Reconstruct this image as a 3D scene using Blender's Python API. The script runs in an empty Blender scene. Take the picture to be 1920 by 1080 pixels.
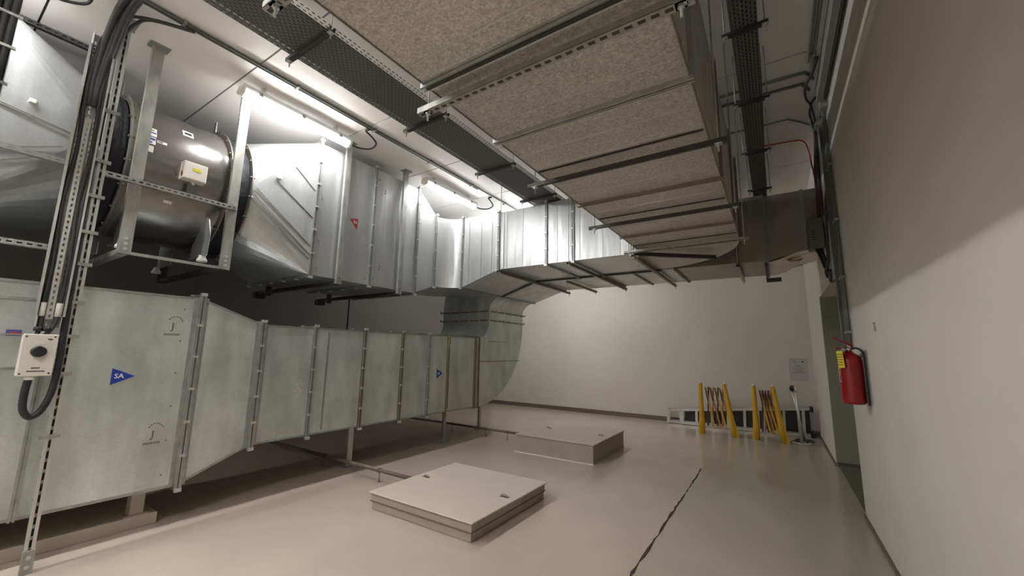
import bpy, math, random
from mathutils import Vector, Matrix
random.seed(4)
PI = math.pi
S = bpy.context.scene
COL = S.collection

# ---------------------------------------------------------------- camera, world, exposure
YAW, PITCH, ROLL = 0.578198, 0.157911, 0.0170548
_f = Vector((-math.sin(YAW)*math.cos(PITCH), math.cos(YAW)*math.cos(PITCH), math.sin(PITCH)))
_r = Vector((math.cos(YAW), math.sin(YAW), 0)); _u = _r.cross(_f)
_r2 = _r*math.cos(ROLL) + _u*math.sin(ROLL); _u2 = _u*math.cos(ROLL) - _r*math.sin(ROLL)
cam = bpy.data.cameras.new('camera'); cam.sensor_width = 36; cam.lens = 750.98/1920*36
cam.clip_start = 0.02; cam.clip_end = 100
co = bpy.data.objects.new('camera', cam); COL.objects.link(co)
co.matrix_world = Matrix(((_r2.x, _u2.x, -_f.x, 0), (_r2.y, _u2.y, -_f.y, 0), (_r2.z, _u2.z, -_f.z, 1.6), (0, 0, 0, 1)))
S.camera = co
w = bpy.data.worlds.new('world'); S.world = w; w.use_nodes = True
w.node_tree.nodes['Background'].inputs[0].default_value = (0.02, 0.02, 0.02, 1)
w.node_tree.nodes['Background'].inputs[1].default_value = 0.3
S.view_settings.view_transform = 'Standard'; S.view_settings.look = 'None'
S.view_settings.gamma = 1; S.view_settings.use_curve_mapping = False
S.view_settings.exposure = 2.08
LAMP = 40.0          # emission strength of the tubes' diffusers

# ---------------------------------------------------------------- materials
def mat(name, col, rough=0.6, metal=0.0, noise=None, bump=None, spec=0.5, emit=None, rand=0):
    """noise = list of (scale, amount, (sx,sy,sz)); bump = (scale, strength, stretch)"""
    m = bpy.data.materials.new(name); m.use_nodes = True
    nt = m.node_tree; N = nt.nodes; L = nt.links
    b = N['Principled BSDF']
    b.inputs['Base Color'].default_value = (*col, 1); b.inputs['Roughness'].default_value = rough
    b.inputs['Metallic'].default_value = metal; b.inputs['Specular IOR Level'].default_value = spec
    if emit:
        b.inputs['Emission Color'].default_value = (*emit[0], 1); b.inputs['Emission Strength'].default_value = emit[1]
    tc = N.new('ShaderNodeTexCoord')
    geo = N.new('ShaderNodeNewGeometry')
    last = None
    if noise:
        for sc, amt, st, kind in noise:
            mp = N.new('ShaderNodeMapping'); mp.inputs['Scale'].default_value = st
            L.new(geo.outputs['Position'], mp.inputs[0])
            if kind == 'v':
                t = N.new('ShaderNodeTexVoronoi'); t.inputs['Scale'].default_value = sc
                sep = N.new('ShaderNodeSeparateColor'); L.new(mp.outputs[0], t.inputs['Vector']); L.new(t.outputs['Color'], sep.inputs[0]); src = sep.outputs[0]
            else:
                t = N.new('ShaderNodeTexNoise'); t.inputs['Scale'].default_value = sc; t.inputs['Detail'].default_value = 5
                L.new(mp.outputs[0], t.inputs['Vector']); src = t.outputs['Fac']
            mr = N.new('ShaderNodeMapRange'); L.new(src, mr.inputs[0])
            mr.inputs[1].default_value = 0.25 if kind != 'v' else 0; mr.inputs[2].default_value = 0.75 if kind != 'v' else 1
            mr.inputs[3].default_value = 1-amt; mr.inputs[4].default_value = 1+amt
            if last is None: last = mr.outputs[0]
            else:
                mu = N.new('ShaderNodeMath'); mu.operation = 'MULTIPLY'; L.new(last, mu.inputs[0]); L.new(mr.outputs[0], mu.inputs[1]); last = mu.outputs[0]
        if rand:
            oi = N.new('ShaderNodeObjectInfo'); mr = N.new('ShaderNodeMapRange'); L.new(oi.outputs['Random'], mr.inputs[0]); mr.inputs[3].default_value = 1-rand; mr.inputs[4].default_value = 1+rand
            mu = N.new('ShaderNodeMath'); mu.operation = 'MULTIPLY'; L.new(last, mu.inputs[0]); L.new(mr.outputs[0], mu.inputs[1]); last = mu.outputs[0]
        hs = N.new('ShaderNodeVectorMath'); hs.operation = 'SCALE'; hs.inputs[0].default_value = col
        L.new(last, hs.inputs['Scale']); L.new(hs.outputs[0], b.inputs['Base Color'])
    if bump:
        sc, st, stretch = bump
        mp = N.new('ShaderNodeMapping'); mp.inputs['Scale'].default_value = stretch
        L.new(geo.outputs['Position'], mp.inputs[0])
        t = N.new('ShaderNodeTexNoise'); t.inputs['Scale'].default_value = sc; t.inputs['Detail'].default_value = 3
        L.new(mp.outputs[0], t.inputs['Vector'])
        bp = N.new('ShaderNodeBump'); bp.inputs['Strength'].default_value = st; bp.inputs['Distance'].default_value = 0.035
        L.new(t.outputs['Fac'], bp.inputs['Height']); L.new(bp.outputs[0], b.inputs['Normal'])
    return m

M = {}
M['wall'] = mat('painted_wall', (0.66, 0.625, 0.575), 0.75, noise=[(0.7, 0.05, (1, 1, 1), 'n'), (9, 0.012, (1, 1, 1), 'n')], bump=(60, 0.05, (1, 1, 1)))
M['ceil'] = mat('ceiling_paint', (0.80, 0.765, 0.75), 0.5, noise=[(0.6, 0.03, (1, 1, 1), 'n')])
M['joint'] = mat('dark_sealant', (0.05, 0.045, 0.04), 0.8)
M['base'] = mat('taupe_skirting', (0.15, 0.12, 0.10), 0.45)
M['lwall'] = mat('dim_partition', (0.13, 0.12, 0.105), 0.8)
M['floor_dark'] = mat('shaded_recess_floor', (0.16, 0.15, 0.11), 0.5)  # recess floor: its lack of light is put into the colour
M['galv'] = mat('galvanised_sheet', (0.54, 0.56, 0.57), 0.33, 0.66, noise=[(1.6, 0.10, (1, 1, 1), 'n'), (5, 0.10, (1, 1, .2), 'n'), (55, 0.04, (1, 1, 1), 'v')], bump=(2.6, 0.9, (1, 1, .10)), rand=.12)
M['galv_dull'] = mat('dull_galvanised_sheet', (0.56, 0.59, 0.58), 0.36, 0.5, noise=[(1.8, 0.22, (1, 1, 1), 'n'), (5, 0.20, (1, 1, .22), 'n'), (60, 0.04, (1, 1, 1), 'v')], bump=(2.4, 0.5, (1, 1, .25)), rand=.07)
M['galv_spangle'] = mat('spangled_galvanised_sheet', (0.52, 0.495, 0.45), 0.42, 0.5, noise=[(1.2, 0.12, (1, 1, 1), 'n'), (120, 0.22, (1, 1, 1), 'v'), (40, .14, (1, 1, 1), 'n')], bump=(2.0, 0.12, (1, 1, 1)))
M['galv_brown'] = mat('brown_galvanised_sheet', (0.30, 0.275, 0.24), 0.34, 0.6, noise=[(1.8, 0.2, (1, 1, 1), 'n'), (5, 0.15, (1, 1, .2), 'n')], bump=(2.6, 0.4, (1, 1, .3)))  # darker, browner tone for the right-hand end of the rear run
M['flange'] = mat('flange_steel', (0.40, 0.41, 0.40), 0.4, 0.8, noise=[(14, 0.18, (1, 1, 1), 'n')])
M['flange_brown'] = mat('dusty_flange_steel', (0.24, 0.21, 0.17), 0.5, 0.6, noise=[(10, 0.2, (1, 1, 1), 'n')])
M['seam'] = mat('folded_seam_edge', (0.60, 0.60, 0.58), 0.4, 0.7)
M['strut'] = mat('hot_dip_strut', (0.40, 0.40, 0.38), 0.5, 0.7, noise=[(16, 0.22, (1, 1, .4), 'n')])
M['strut_dark'] = mat('dark_strut', (0.07, 0.065, 0.06), 0.5, 0.5)
M['tray_dark'] = mat('dark_tray_base', (0.17, 0.17, 0.165), 0.5, 0.4)
M['tray'] = mat('lit_tone_tray_rail', (0.93, 0.92, 0.90), 0.45, 0.1)  # light falling on the rail's side is put into its pale colour
M['casing'] = mat('fan_casing', (0.27, 0.26, 0.25), 0.25, 0.88, noise=[(3, 0.18, (1, 1, 1), 'n'), (30, 0.06, (1, .3, 1), 'n')], bump=(5, 0.15, (1, 1, 1)))
M['ring'] = mat('fan_flange_ring', (0.25, 0.225, 0.20), 0.45, 0.6, noise=[(12, 0.15, (1, 1, 1), 'n')])
M['fabric'] = mat('black_flexible_fabric', (0.02, 0.02, 0.025), 0.75, bump=(14, 0.6, (1, 1, 1)))
M['black'] = mat('black_rubber', (0.018, 0.018, 0.02), 0.45, noise=[(20, 0.3, (1, 1, 1), 'n')])
M['cable'] = mat('dusty_black_cable', (0.035, 0.034, 0.033), 0.55, noise=[(12, 0.5, (1, 1, .4), 'n')])
M['white'] = mat('white_plastic', (0.72, 0.69, 0.62), 0.4)
M['lampbase'] = mat('lamp_housing', (0.75, 0.74, 0.70), 0.4)
M['tube'] = mat('lit_diffuser', (0.9, 0.9, 0.9), 0.3, emit=((1.0, 0.985, 0.955), LAMP))
M['tube_dim'] = mat('lit_diffuser_dimmed', (0.9, 0.9, 0.9), 0.3, emit=((1.0, 0.985, 0.955), LAMP))  # output lowered to keep glare off the crossing duct
def _prismatic(key, k):
    # the ribbed cover sends most of its light downwards, as a batten fitting does
    nt = M[key].node_tree; N = nt.nodes; g = N.new('ShaderNodeNewGeometry'); sp_ = N.new('ShaderNodeSeparateXYZ'); nt.links.new(g.outputs['Normal'], sp_.inputs[0])
    m_ = N.new('ShaderNodeMapRange'); m_.inputs[1].default_value = 0; m_.inputs[2].default_value = -1; m_.inputs[3].default_value = LAMP*.10*k; m_.inputs[4].default_value = LAMP*k
    nt.links.new(sp_.outputs[2], m_.inputs[0]); nt.links.new(m_.outputs[0], N['Principled BSDF'].inputs['Emission Strength'])
_prismatic('tube', 1.15); _prismatic('tube_dim', .38)
M['tube_mid'] = mat('lit_diffuser_mid', (0.9, 0.9, 0.9), 0.3, emit=((1.0, 0.985, 0.955), LAMP)); _prismatic('tube_mid', .78)
M['label'] = mat('white_label', (0.72, 0.70, 0.66), 0.5)
M['labelblue'] = mat('blue_print', (0.05, 0.08, 0.30), 0.5)
M['blue'] = mat('blue_sticker', (0.012, 0.04, 0.33), 0.4)
M['red'] = mat('red_sticker', (0.34, 0.045, 0.04), 0.4)
M['ink'] = mat('dark_ink', (0.03, 0.03, 0.03), 0.6)
M['inkw'] = mat('white_ink', (0.75, 0.75, 0.75), 0.5)
M['yellow'] = mat('yellow_plastic', (0.62, 0.36, 0.02), 0.45, noise=[(5, 0.12, (1, 1, 1), 'n')])
M['yellowtag'] = mat('yellow_tag', (0.75, 0.62, 0.04), 0.5)
M['orange'] = mat('dull_orange_slat', (0.42, 0.20, 0.07), 0.5)
M['darkred'] = mat('dark_red_slat', (0.10, 0.03, 0.02), 0.5)
M['extred'] = mat('extinguisher_red', (0.28, 0.008, 0.008), 0.28, noise=[(4, 0.08, (1, 1, 1), 'n')])
M['redpipe'] = mat('red_conduit', (0.35, 0.02, 0.02), 0.4)
M['brownpipe'] = mat('brown_conduit', (0.06, 0.025, 0.02), 0.5)
M['greypipe'] = mat('grey_conduit', (0.30, 0.29, 0.26), 0.5)
M['darkpipe'] = mat('dark_conduit', (0.13, 0.14, 0.12), 0.45, 0.2)
M['alu'] = mat('ladder_aluminium', (0.60, 0.60, 0.58), 0.4, 0.7)
M['chrome'] = mat('chrome', (0.7, 0.7, 0.68), 0.12, 1.0)
M['hatch'] = mat('painted_hatch_steel', (0.56, 0.50, 0.435), 0.5, noise=[(2.2, 0.05, (1, 1, 1), 'n')])
M['hatch2'] = mat('painted_curb', (0.36, 0.32, 0.27), 0.55, noise=[(5, 0.08, (1, 1, 1), 'n')])
M['plinth'] = mat('painted_plinth', (0.45, 0.39, 0.33), 0.55, noise=[(3, 0.06, (1, 1, 1), 'n')])
M['paper'] = mat('stained_wrap', (0.88, 0.83, 0.73), 0.7, noise=[(9, 0.2, (.4, 1, 1), 'n')])
M['rust'] = mat('rust_stain', (0.33, 0.22, 0.08), 0.8, noise=[(14, 0.4, (1, 1, 1), 'n')])
M['notice'] = mat('notice_paper', (0.50, 0.49, 0.47), 0.5)
M['box'] = mat('grey_box', (0.17, 0.16, 0.14), 0.5, 0.3)
M['crack'] = mat('joint_crack', (0.06, 0.035, 0.03), 0.9)

def floor_mat():
    m = bpy.data.materials.new('epoxy_floor'); m.use_nodes = True
    nt = m.node_tree; N = nt.nodes; L = nt.links; b = N['Principled BSDF']
    geo = N.new('ShaderNodeNewGeometry')
    sep = N.new('ShaderNodeSeparateXYZ'); L.new(geo.outputs['Position'], sep.inputs[0])
    gx = N.new('ShaderNodeMath'); gx.operation = 'GREATER_THAN'; gx.inputs[1].default_value = -1.0; L.new(sep.outputs[0], gx.inputs[0])
    gy = N.new('ShaderNodeMath'); gy.operation = 'LESS_THAN'; gy.inputs[1].default_value = 60; L.new(sep.outputs[1], gy.inputs[0])
    mu = N.new('ShaderNodeMath'); mu.operation = 'MULTIPLY'; L.new(gx.outputs[0], mu.inputs[0]); L.new(gy.outputs[0], mu.inputs[1])
    mx = N.new('ShaderNodeMix'); mx.data_type = 'RGBA'; L.new(mu.outputs[0], mx.inputs['Factor'])
    mx.inputs['A'].default_value = (0.51, 0.44, 0.375, 1); mx.inputs['B'].default_value = (0.45, 0.415, 0.345, 1)
    n = N.new('ShaderNodeTexNoise'); n.inputs['Scale'].default_value = 1.3; n.inputs['Detail'].default_value = 6; L.new(geo.outputs['Position'], n.inputs['Vector'])
    mr = N.new('ShaderNodeMapRange'); mr.inputs[1].default_value = .3; mr.inputs[2].default_value = .7; mr.inputs[3].default_value = .94; mr.inputs[4].default_value = 1.05
    L.new(n.outputs['Fac'], mr.inputs[0])
    sc = N.new('ShaderNodeVectorMath'); sc.operation = 'SCALE'; L.new(mx.outputs['Result'], sc.inputs[0]); L.new(mr.outputs[0], sc.inputs['Scale'])
    L.new(sc.outputs[0], b.inputs['Base Color'])
    n2 = N.new('ShaderNodeTexNoise'); n2.inputs['Scale'].default_value = 2.5; L.new(geo.outputs['Position'], n2.inputs['Vector'])
    r2 = N.new('ShaderNodeMapRange'); r2.inputs[3].default_value = .12; r2.inputs[4].default_value = .26; L.new(n2.outputs['Fac'], r2.inputs[0]); L.new(r2.outputs[0], b.inputs['Roughness'])
    n3 = N.new('ShaderNodeTexNoise'); n3.inputs['Scale'].default_value = 9; L.new(geo.outputs['Position'], n3.inputs['Vector'])
    bp = N.new('ShaderNodeBump'); bp.inputs['Strength'].default_value = .05; bp.inputs['Distance'].default_value = .02; L.new(n3.outputs['Fac'], bp.inputs['Height']); L.new(bp.outputs[0], b.inputs['Normal'])
    return m
M['floor'] = floor_mat()

# ---------------------------------------------------------------- mesh builder
class MB:
    def __init__(s): s.v = []; s.f = []; s.sm = []
    def add(s, vs, fs, smooth=False):
        o = len(s.v); s.v += [tuple(v) for v in vs]; s.f += [tuple(i+o for i in f) for f in fs]; s.sm += [smooth]*len(fs); return s
    def box(s, x0, y0, z0, x1, y1, z1):
        x0, x1 = min(x0, x1), max(x0, x1); y0, y1 = min(y0, y1), max(y0, y1); z0, z1 = min(z0, z1), max(z0, z1)
        v = [(x0, y0, z0), (x1, y0, z0), (x1, y1, z0), (x0, y1, z0), (x0, y0, z1), (x1, y0, z1), (x1, y1, z1), (x0, y1, z1)]
        return s.add(v, [(0, 3, 2, 1), (4, 5, 6, 7), (0, 1, 5, 4), (1, 2, 6, 5), (2, 3, 7, 6), (3, 0, 4, 7)])
    def bar(s, p, q, wd, ht, up=(0, 0, 1)):
        p = Vector(p); q = Vector(q); d = (q-p).normalized(); up = Vector(up)
        sd = d.cross(up)
        if sd.length < 1e-4: sd = d.cross(Vector((1, 0, 0)))
        sd.normalize(); u = sd.cross(d).normalized(); a = sd*wd/2; b = u*ht/2
        v = [p-a-b, p+a-b, p+a+b, p-a+b, q-a-b, q+a-b, q+a+b, q-a+b]
        return s.add(v, [(0, 1, 2, 3), (7, 6, 5, 4), (0, 4, 5, 1), (1, 5, 6, 2), (2, 6, 7, 3), (3, 7, 4, 0)])
    def tube(s, pts, r, n=10, smooth=True, cap=True):
        pts = [Vector(p) for p in pts]; rs = r if isinstance(r, (list, tuple)) else [r]*len(pts)
        base = len(s.v); prev = None; k = len(pts)
        for i, p in enumerate(pts):
            d = (pts[min(i+1, k-1)]-pts[max(i-1, 0)]).normalized()
            if prev is None:
                a = d.cross(Vector((0, 0, 1)));
                if a.length < 1e-3: a = d.cross(Vector((0, 1, 0)))
            else: a = prev - d*prev.dot(d)
            a.normalize(); prev = a; b = d.cross(a)
            for j in range(n):
                t = 2*PI*j/n; s.v.append(tuple(p + a*math.cos(t)*rs[i] + b*math.sin(t)*rs[i]))
        for i in range(k-1):
            for j in range(n):
                s.f.append((base+i*n+j, base+i*n+(j+1) % n, base+(i+1)*n+(j+1) % n, base+(i+1)*n+j)); s.sm.append(smooth)
        if cap:
            s.f.append(tuple(base+j for j in reversed(range(n)))); s.sm.append(False)
            s.f.append(tuple(base+(k-1)*n+j for j in range(n))); s.sm.append(False)
        return s
    def prism(s, poly, ax, a, b):
        """poly: 2D points in the other two axes (in x,y,z order), extruded along ax from a to b"""
        def P(u, v, t):
            return {0: (t, u, v), 1: (u, t, v), 2: (u, v, t)}[ax]
        n = len(poly); v = [P(u, w_, a) for u, w_ in poly]+[P(u, w_, b) for u, w_ in poly]
        f = [tuple(range(n)), tuple(reversed(range(n, 2*n)))]+[(i, n+i, n+(i+1) % n, (i+1) % n) for i in range(n)]
        return s.add(v, f)
    def loft(s, secs, smooth=False, cap=False):
        n = len(secs[0]); o = len(s.v)
        for c in secs: s.v += [tuple(p) for p in c]
        for i in range(len(secs)-1):
            for j in range(n):
                s.f.append((o+i*n+j, o+i*n+(j+1) % n, o+(i+1)*n+(j+1) % n, o+(i+1)*n+j)); s.sm.append(smooth)
        if cap:
            s.f.append(tuple(o+j for j in reversed(range(n)))); s.f.append(tuple(o+(len(secs)-1)*n+j for j in range(n))); s.sm += [False, False]
        return s
    def build_each(s, name, m, parent=None, bevel=0):
        """one object for every closed piece that was added"""
        import collections
        par = list(range(len(s.v)))
        def fd(a):
            while par[a] != a: par[a] = par[par[a]]; a = par[a]
            return a
        for f in s.f:
            for q in f[1:]: par[fd(q)] = fd(f[0])
        gr = collections.OrderedDict()
        for f, sm in zip(s.f, s.sm): gr.setdefault(fd(f[0]), []).append((f, sm))
        out = []
        for fs in gr.values():
            used = sorted({q for f, _ in fs for q in f}); ix = {q: i for i, q in enumerate(used)}
            b = MB(); b.v = [s.v[q] for q in used]; b.f = [tuple(ix[q] for q in f) for f, _ in fs]; b.sm = [k for _, k in fs]
            out.append(b.build(name, m, parent, bevel))
        return out
    def build(s, name, m, parent=None, bevel=0):
        off = Vector((0, 0, 0)); p = parent
        while p is not None: off += p.location; p = p.parent
        me = bpy.data.meshes.new(name)
        me.from_pydata([tuple(Vector(v)-off) for v in s.v], [], s.f); me.validate(verbose=False)
        for pl, sm in zip(me.polygons, s.sm): pl.use_smooth = sm
        me.update()
        o = bpy.data.objects.new(name, me); COL.objects.link(o)
        me.materials.append(M[m] if isinstance(m, str) else m)
        if parent is not None: o.parent = parent
        if name in ('clamp', 'bolt', 'rivet', 'printed_lines', 'stencil_lines', 'tag_print', 'screw', 'rust_patch', 'stencil_mark'): o['kind'] = 'stuff'
        if bevel:
            b = o.modifiers.new('bevel', 'BEVEL'); b.width = bevel; b.segments = 2; b.limit_method = 'ANGLE'
        return o

def thing(name, label, cat, loc, group=None):
    o = bpy.data.objects.new(name, None); COL.objects.link(o); o.location = loc; o.empty_display_size = .1
    o['label'] = label; o['category'] = cat
    if group: o['group'] = group
    return o
def struct(name, mb, m, parent=None, bevel=0):
    o = mb.build(name, m, parent, bevel)
    if parent is None: o['kind'] = 'structure'
    return o
def smooth_path(pts, k=6):
    P = [Vector(p) for p in pts]; out = []
    for i in range(len(P)-1):
        a = P[max(i-1, 0)]; b = P[i]; c = P[i+1]; d = P[min(i+2, len(P)-1)]
        for j in range(k):
            t = j/k; out.append(0.5*((2*b)+(c-a)*t+(2*a-5*b+4*c-d)*t*t+(3*b-a-3*c+d)*t**3))
    out.append(P[-1]); return out
def text(name, body, size, m, parent, origin, xdir, ydir, lift=0.0012):
    """flat print lying on a surface, as a mesh"""
    cu = bpy.data.curves.new(name, 'FONT'); cu.body = body; cu.size = size; cu.align_x = 'CENTER'; cu.align_y = 'CENTER'; cu.resolution_u = 2; cu.extrude = 0.0006; cu.offset = size*0.02
    t = bpy.data.objects.new(name, cu); COL.objects.link(t)
    dg = bpy.context.evaluated_depsgraph_get(); me = bpy.data.meshes.new_from_object(t.evaluated_get(dg))
    COL.objects.unlink(t); bpy.data.objects.remove(t); bpy.data.curves.remove(cu)
    X = Vector(xdir).normalized(); Y = Vector(ydir).normalized(); Z = X.cross(Y)
    off = Vector((0, 0, 0)); p = parent
    while p is not None: off += p.location; p = p.parent
    O = Vector(origin)-off+Z*lift
    me.transform(Matrix(((X.x, Y.x, Z.x, O.x), (X.y, Y.y, Z.y, O.y), (X.z, Y.z, Z.z, O.z), (0, 0, 0, 1))))
    me.materials.clear(); me.materials.append(M[m]); me.name = name
    o = bpy.data.objects.new(name, me); COL.objects.link(o); o.parent = parent
    return o

# ---------------------------------------------------------------- room shell
CZ = 4.40; XR = 0.65; YF = 10.58; XL = -7.6; YB = -5.2
struct('floor', MB().box(XL-.2, YB-.2, -.2, 2.6, YF+.2, 0), 'floor')
# expansion joint: an irregular crack beside the lighter slab
fl = bpy.data.objects['floor']
mb = MB(); y = 0.6; pts = []
while y < 6.65:
    pts.append((y, -1.0+random.uniform(-.006, .006), random.choice([.004, .008, .013, .016]) if y < 5 else random.choice([.002, .007, .010]))); y += random.uniform(.05, .16)
mb.loft([[(x-w_, yy, .0005), (x+w_, yy, .0005), (x+w_*.6, yy, .0025), (x-w_*.6, yy, .0025)] for yy, x, w_ in pts], cap=True)
mb.build('joint_strip', 'crack', fl)
ce = struct('ceiling', MB().box(XL-.2, YB-.2, CZ+.022, XR+.4, YF+.2, CZ+.3), 'joint')
ys = [-5.2]+[0.318+1.3125*k for k in range(-4, 8)]+[YF+.1]
for i in range(len(ys)-1):
    if ys[i+1] <= ys[i]: continue
    for xa, xb in ((XL-.1, -4.13), (-4.13, XR+.1)):
        g = .008
        MB().box(xa+g, ys[i]+g, CZ, xb-g, ys[i+1]-g, CZ+.022).build('ceiling_panel', 'ceil', ce)
HY0, HY1, HZ = 5.60, 7.95, 2.53
struct('wall_right', MB().box(XR, YB, 0, XR+.3, HY0, CZ+.03).box(XR, HY1, 0, XR+.3, YF+.1, CZ+.03).box(XR, HY0, HZ, XR+.3, HY1, CZ+.03), 'wall')
struct('wall_far', MB().box(XL-.1, YF, 0, XR+.01, YF+.2, CZ+.03), 'wall')
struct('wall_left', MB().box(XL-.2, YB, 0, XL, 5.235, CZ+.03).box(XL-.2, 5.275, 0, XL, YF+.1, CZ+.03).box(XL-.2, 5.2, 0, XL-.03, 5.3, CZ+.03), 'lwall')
struct('wall_back', MB().box(XL-.1, YB-.2, 0, XR+.3, YB, CZ+.03), 'wall')
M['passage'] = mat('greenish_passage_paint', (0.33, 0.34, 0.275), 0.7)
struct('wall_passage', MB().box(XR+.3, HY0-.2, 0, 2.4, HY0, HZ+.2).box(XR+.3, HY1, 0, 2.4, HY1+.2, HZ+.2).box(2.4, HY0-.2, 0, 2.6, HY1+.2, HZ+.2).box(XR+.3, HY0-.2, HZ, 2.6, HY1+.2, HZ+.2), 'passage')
struct('trim_2', MB().box(XR+.004, HY1-.006, 0, XR+.3, HY1-.0005, HZ), 'passage')
struct('trim_1', MB().box(XR+.02, HY0+.001, 0, 2.4, HY1-.001, .012), 'floor_dark')
struct('baseboard_far', MB().box(XL, YF-.018, 0, XR, YF, .105).box(XL, YF-.026, 0, XR, YF-.018, .03), 'base', bevel=.003)
struct('baseboard_right', MB().box(XR-.014, YB, 0, XR, HY0, .045).box(XR-.014, HY1, 0, XR, YF-.02, .045), 'base', bevel=.002)
struct('baseboard_passage', MB().box(XR+.01, HY1-.015, 0, 2.4, HY1, .06), 'base')

# ---------------------------------------------------------------- helpers for ducts
def rect(ax, t, a0, a1, b0, b1):
    """rectangle perpendicular to axis ax at t, in the other two axes"""
    P = {0: lambda u, v: (t, u, v), 1: lambda u, v: (u, t, v), 2: lambda u, v: (u, v, t)}[ax]
    return [Vector(P(a0, b0)), Vector(P(a1, b0)), Vector(P(a1, b1)), Vector(P(a0, b1))]
def ring_bars(mb, sec, n, e=.03, t0=0, t1=.02):
    c = sum(sec, Vector())/4; n = Vector(n).normalized(); out = []
    m = len(sec)
    for i, p in enumerate(sec):
        a = (sec[i-1]-p).normalized(); b = (sec[(i+1) % m]-p).normalized()
        out.append(p - (a+b)*e)
    inn = [p + (c-p)*.004 for p in sec]
    L = [[q+n*t0 for q in inn], [q+n*t0 for q in out], [q+n*t1 for q in out], [q+n*t1 for q in inn]]
    o = len(mb.v)
    for ring in L: mb.v += [tuple(q) for q in ring]
    for k in range(4):
        for j in range(m):
            mb.f.append((o+k*m+j, o+k*m+(j+1) % m, o+((k+1) % 4)*m+(j+1) % m, o+((k+1) % 4)*m+j)); mb.sm.append(False)
    return out
def flange(parent, sec, n, e=.028, m='flange', double=True, bolts=True, wd=.014, wide=0):
    n = Vector(n).normalized(); mb = MB()
    out = ring_bars(mb, sec, n, e, -.004-wd, -.004)
    if double: ring_bars(mb, sec, n, e, .004, .004+wd)
    ring_bars(mb, sec, n, e*.35, -.006, .006)
    if wide:
        ring_bars(mb, sec, n, .004, -wide, -.02); ring_bars(mb, sec, n, .004, .02, wide)
    f = mb.build('flange', m, parent)
    if bolts:
        k = MB()
        for q in out:
            k.bar(q-n*.026, q+n*.026, .03, .03)
        for i in range(4):
            a, b = out[i], out[(i+1) % 4]; L = (b-a).length; cnt = max(1, int(L/.32))
            for j in range(1, cnt+1):
                q = a.lerp(b, j/(cnt+1)); k.bar(q-n*.022, q+n*.022, .026, .022, up=(b-a))
        k.build('clamp', 'seam', f)
    return f
def section(parent, secs, m, ribs=None, smooth=False):
    mb = MB().loft(secs, smooth)
    o = mb.build('duct_section', m, parent)
    return o

# ================================================================ SUPPLY DUCT (low run, riser, rear cross run)
sup = thing('supply_duct', 'long low galvanised duct along the left, with blue triangles, rising at its far end', 'duct', (-5.3, 3, 0))
X0, X1 = -5.95, -4.73
def L_sec(y, z0, z1): return rect(1, y, X0, X1, z0, z1)
Y = (0, 1, 0)
section(sup, [L_sec(-3.0, .33, 2.07), L_sec(.66, .33, 2.07)], 'galv_dull')
section(sup, [L_sec(.66, .33, 2.07), L_sec(1.63, .33, 2.07)], 'galv_dull')
flange(sup, L_sec(.66, .33, 2.07), Y, .012, bolts=False)
flange(sup, L_sec(1.63, .33, 2.07), Y, .036, wd=.024, wide=.062)
section(sup, [L_sec(1.63, .33, 2.07), L_sec(2.22, .58, 1.85)], 'galv_dull')
flange(sup, L_sec(2.22, .58, 1.85), Y, .036, wd=.024, wide=.062)
fy = [2.22, 2.84, 3.56, 4.24, 4.80, 5.27, 6.02]
for a, b in zip(fy, fy[1:]): section(sup, [L_sec(a, .58, 1.85), L_sec(b, .58, 1.85)], 'galv_dull')
for i, y in enumerate(fy[1:]): flange(sup, L_sec(y, .58, 1.85), Y, .024, m='flange' if i in (0, 3) else 'flange_brown', wd=.012, bolts=i < 4, wide=.03)
section(sup, [L_sec(6.02, .58, 1.85), L_sec(6.13, .58, 1.85)], 'galv_dull')
flange(sup, L_sec(6.13, .58, 1.85), Y, .02, m='flange_brown', wd=.012, bolts=False)
# elbow upwards
cy, cz, ri, ro = 6.13, 2.15, .30, 1.57
secs = []
for k in range(15):
    t = PI/2*k/14
    secs.append([Vector((X0, cy+ro*math.sin(t), cz-ro*math.cos(t))), Vector((X1, cy+ro*math.sin(t), cz-ro*math.cos(t))), Vector((X1, cy+ri*math.sin(t), cz-ri*math.cos(t))), Vector((X0, cy+ri*math.sin(t), cz-ri*math.cos(t)))])
section(sup, secs, 'galv_dull')
MB().box(X1, 6.15, 1.40, X1+.006, 7.58, 1.415).box(X1, 6.45, 1.79, X1+.004, 7.1, 1.80).build_each('seam', 'flange_brown', sup)
Ya, Yb = 6.43, 7.70
def R_sec(z): return [Vector((X0, Yb, z)), Vector((X1, Yb, z)), Vector((X1, Ya, z)), Vector((X0, Ya, z))]
section(sup, [R_sec(2.15), R_sec(2.22)], 'galv_dull'); flange(sup, R_sec(2.22), (0, 0, 1), .03, m='flange_brown', wd=.014, double=False)
section(sup, [R_sec(2.22), R_sec(2.40)], 'galv_dull'); flange(sup, R_sec(2.40), (0, 0, 1), .03, m='flange_brown', wd=.014, double=False)
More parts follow.
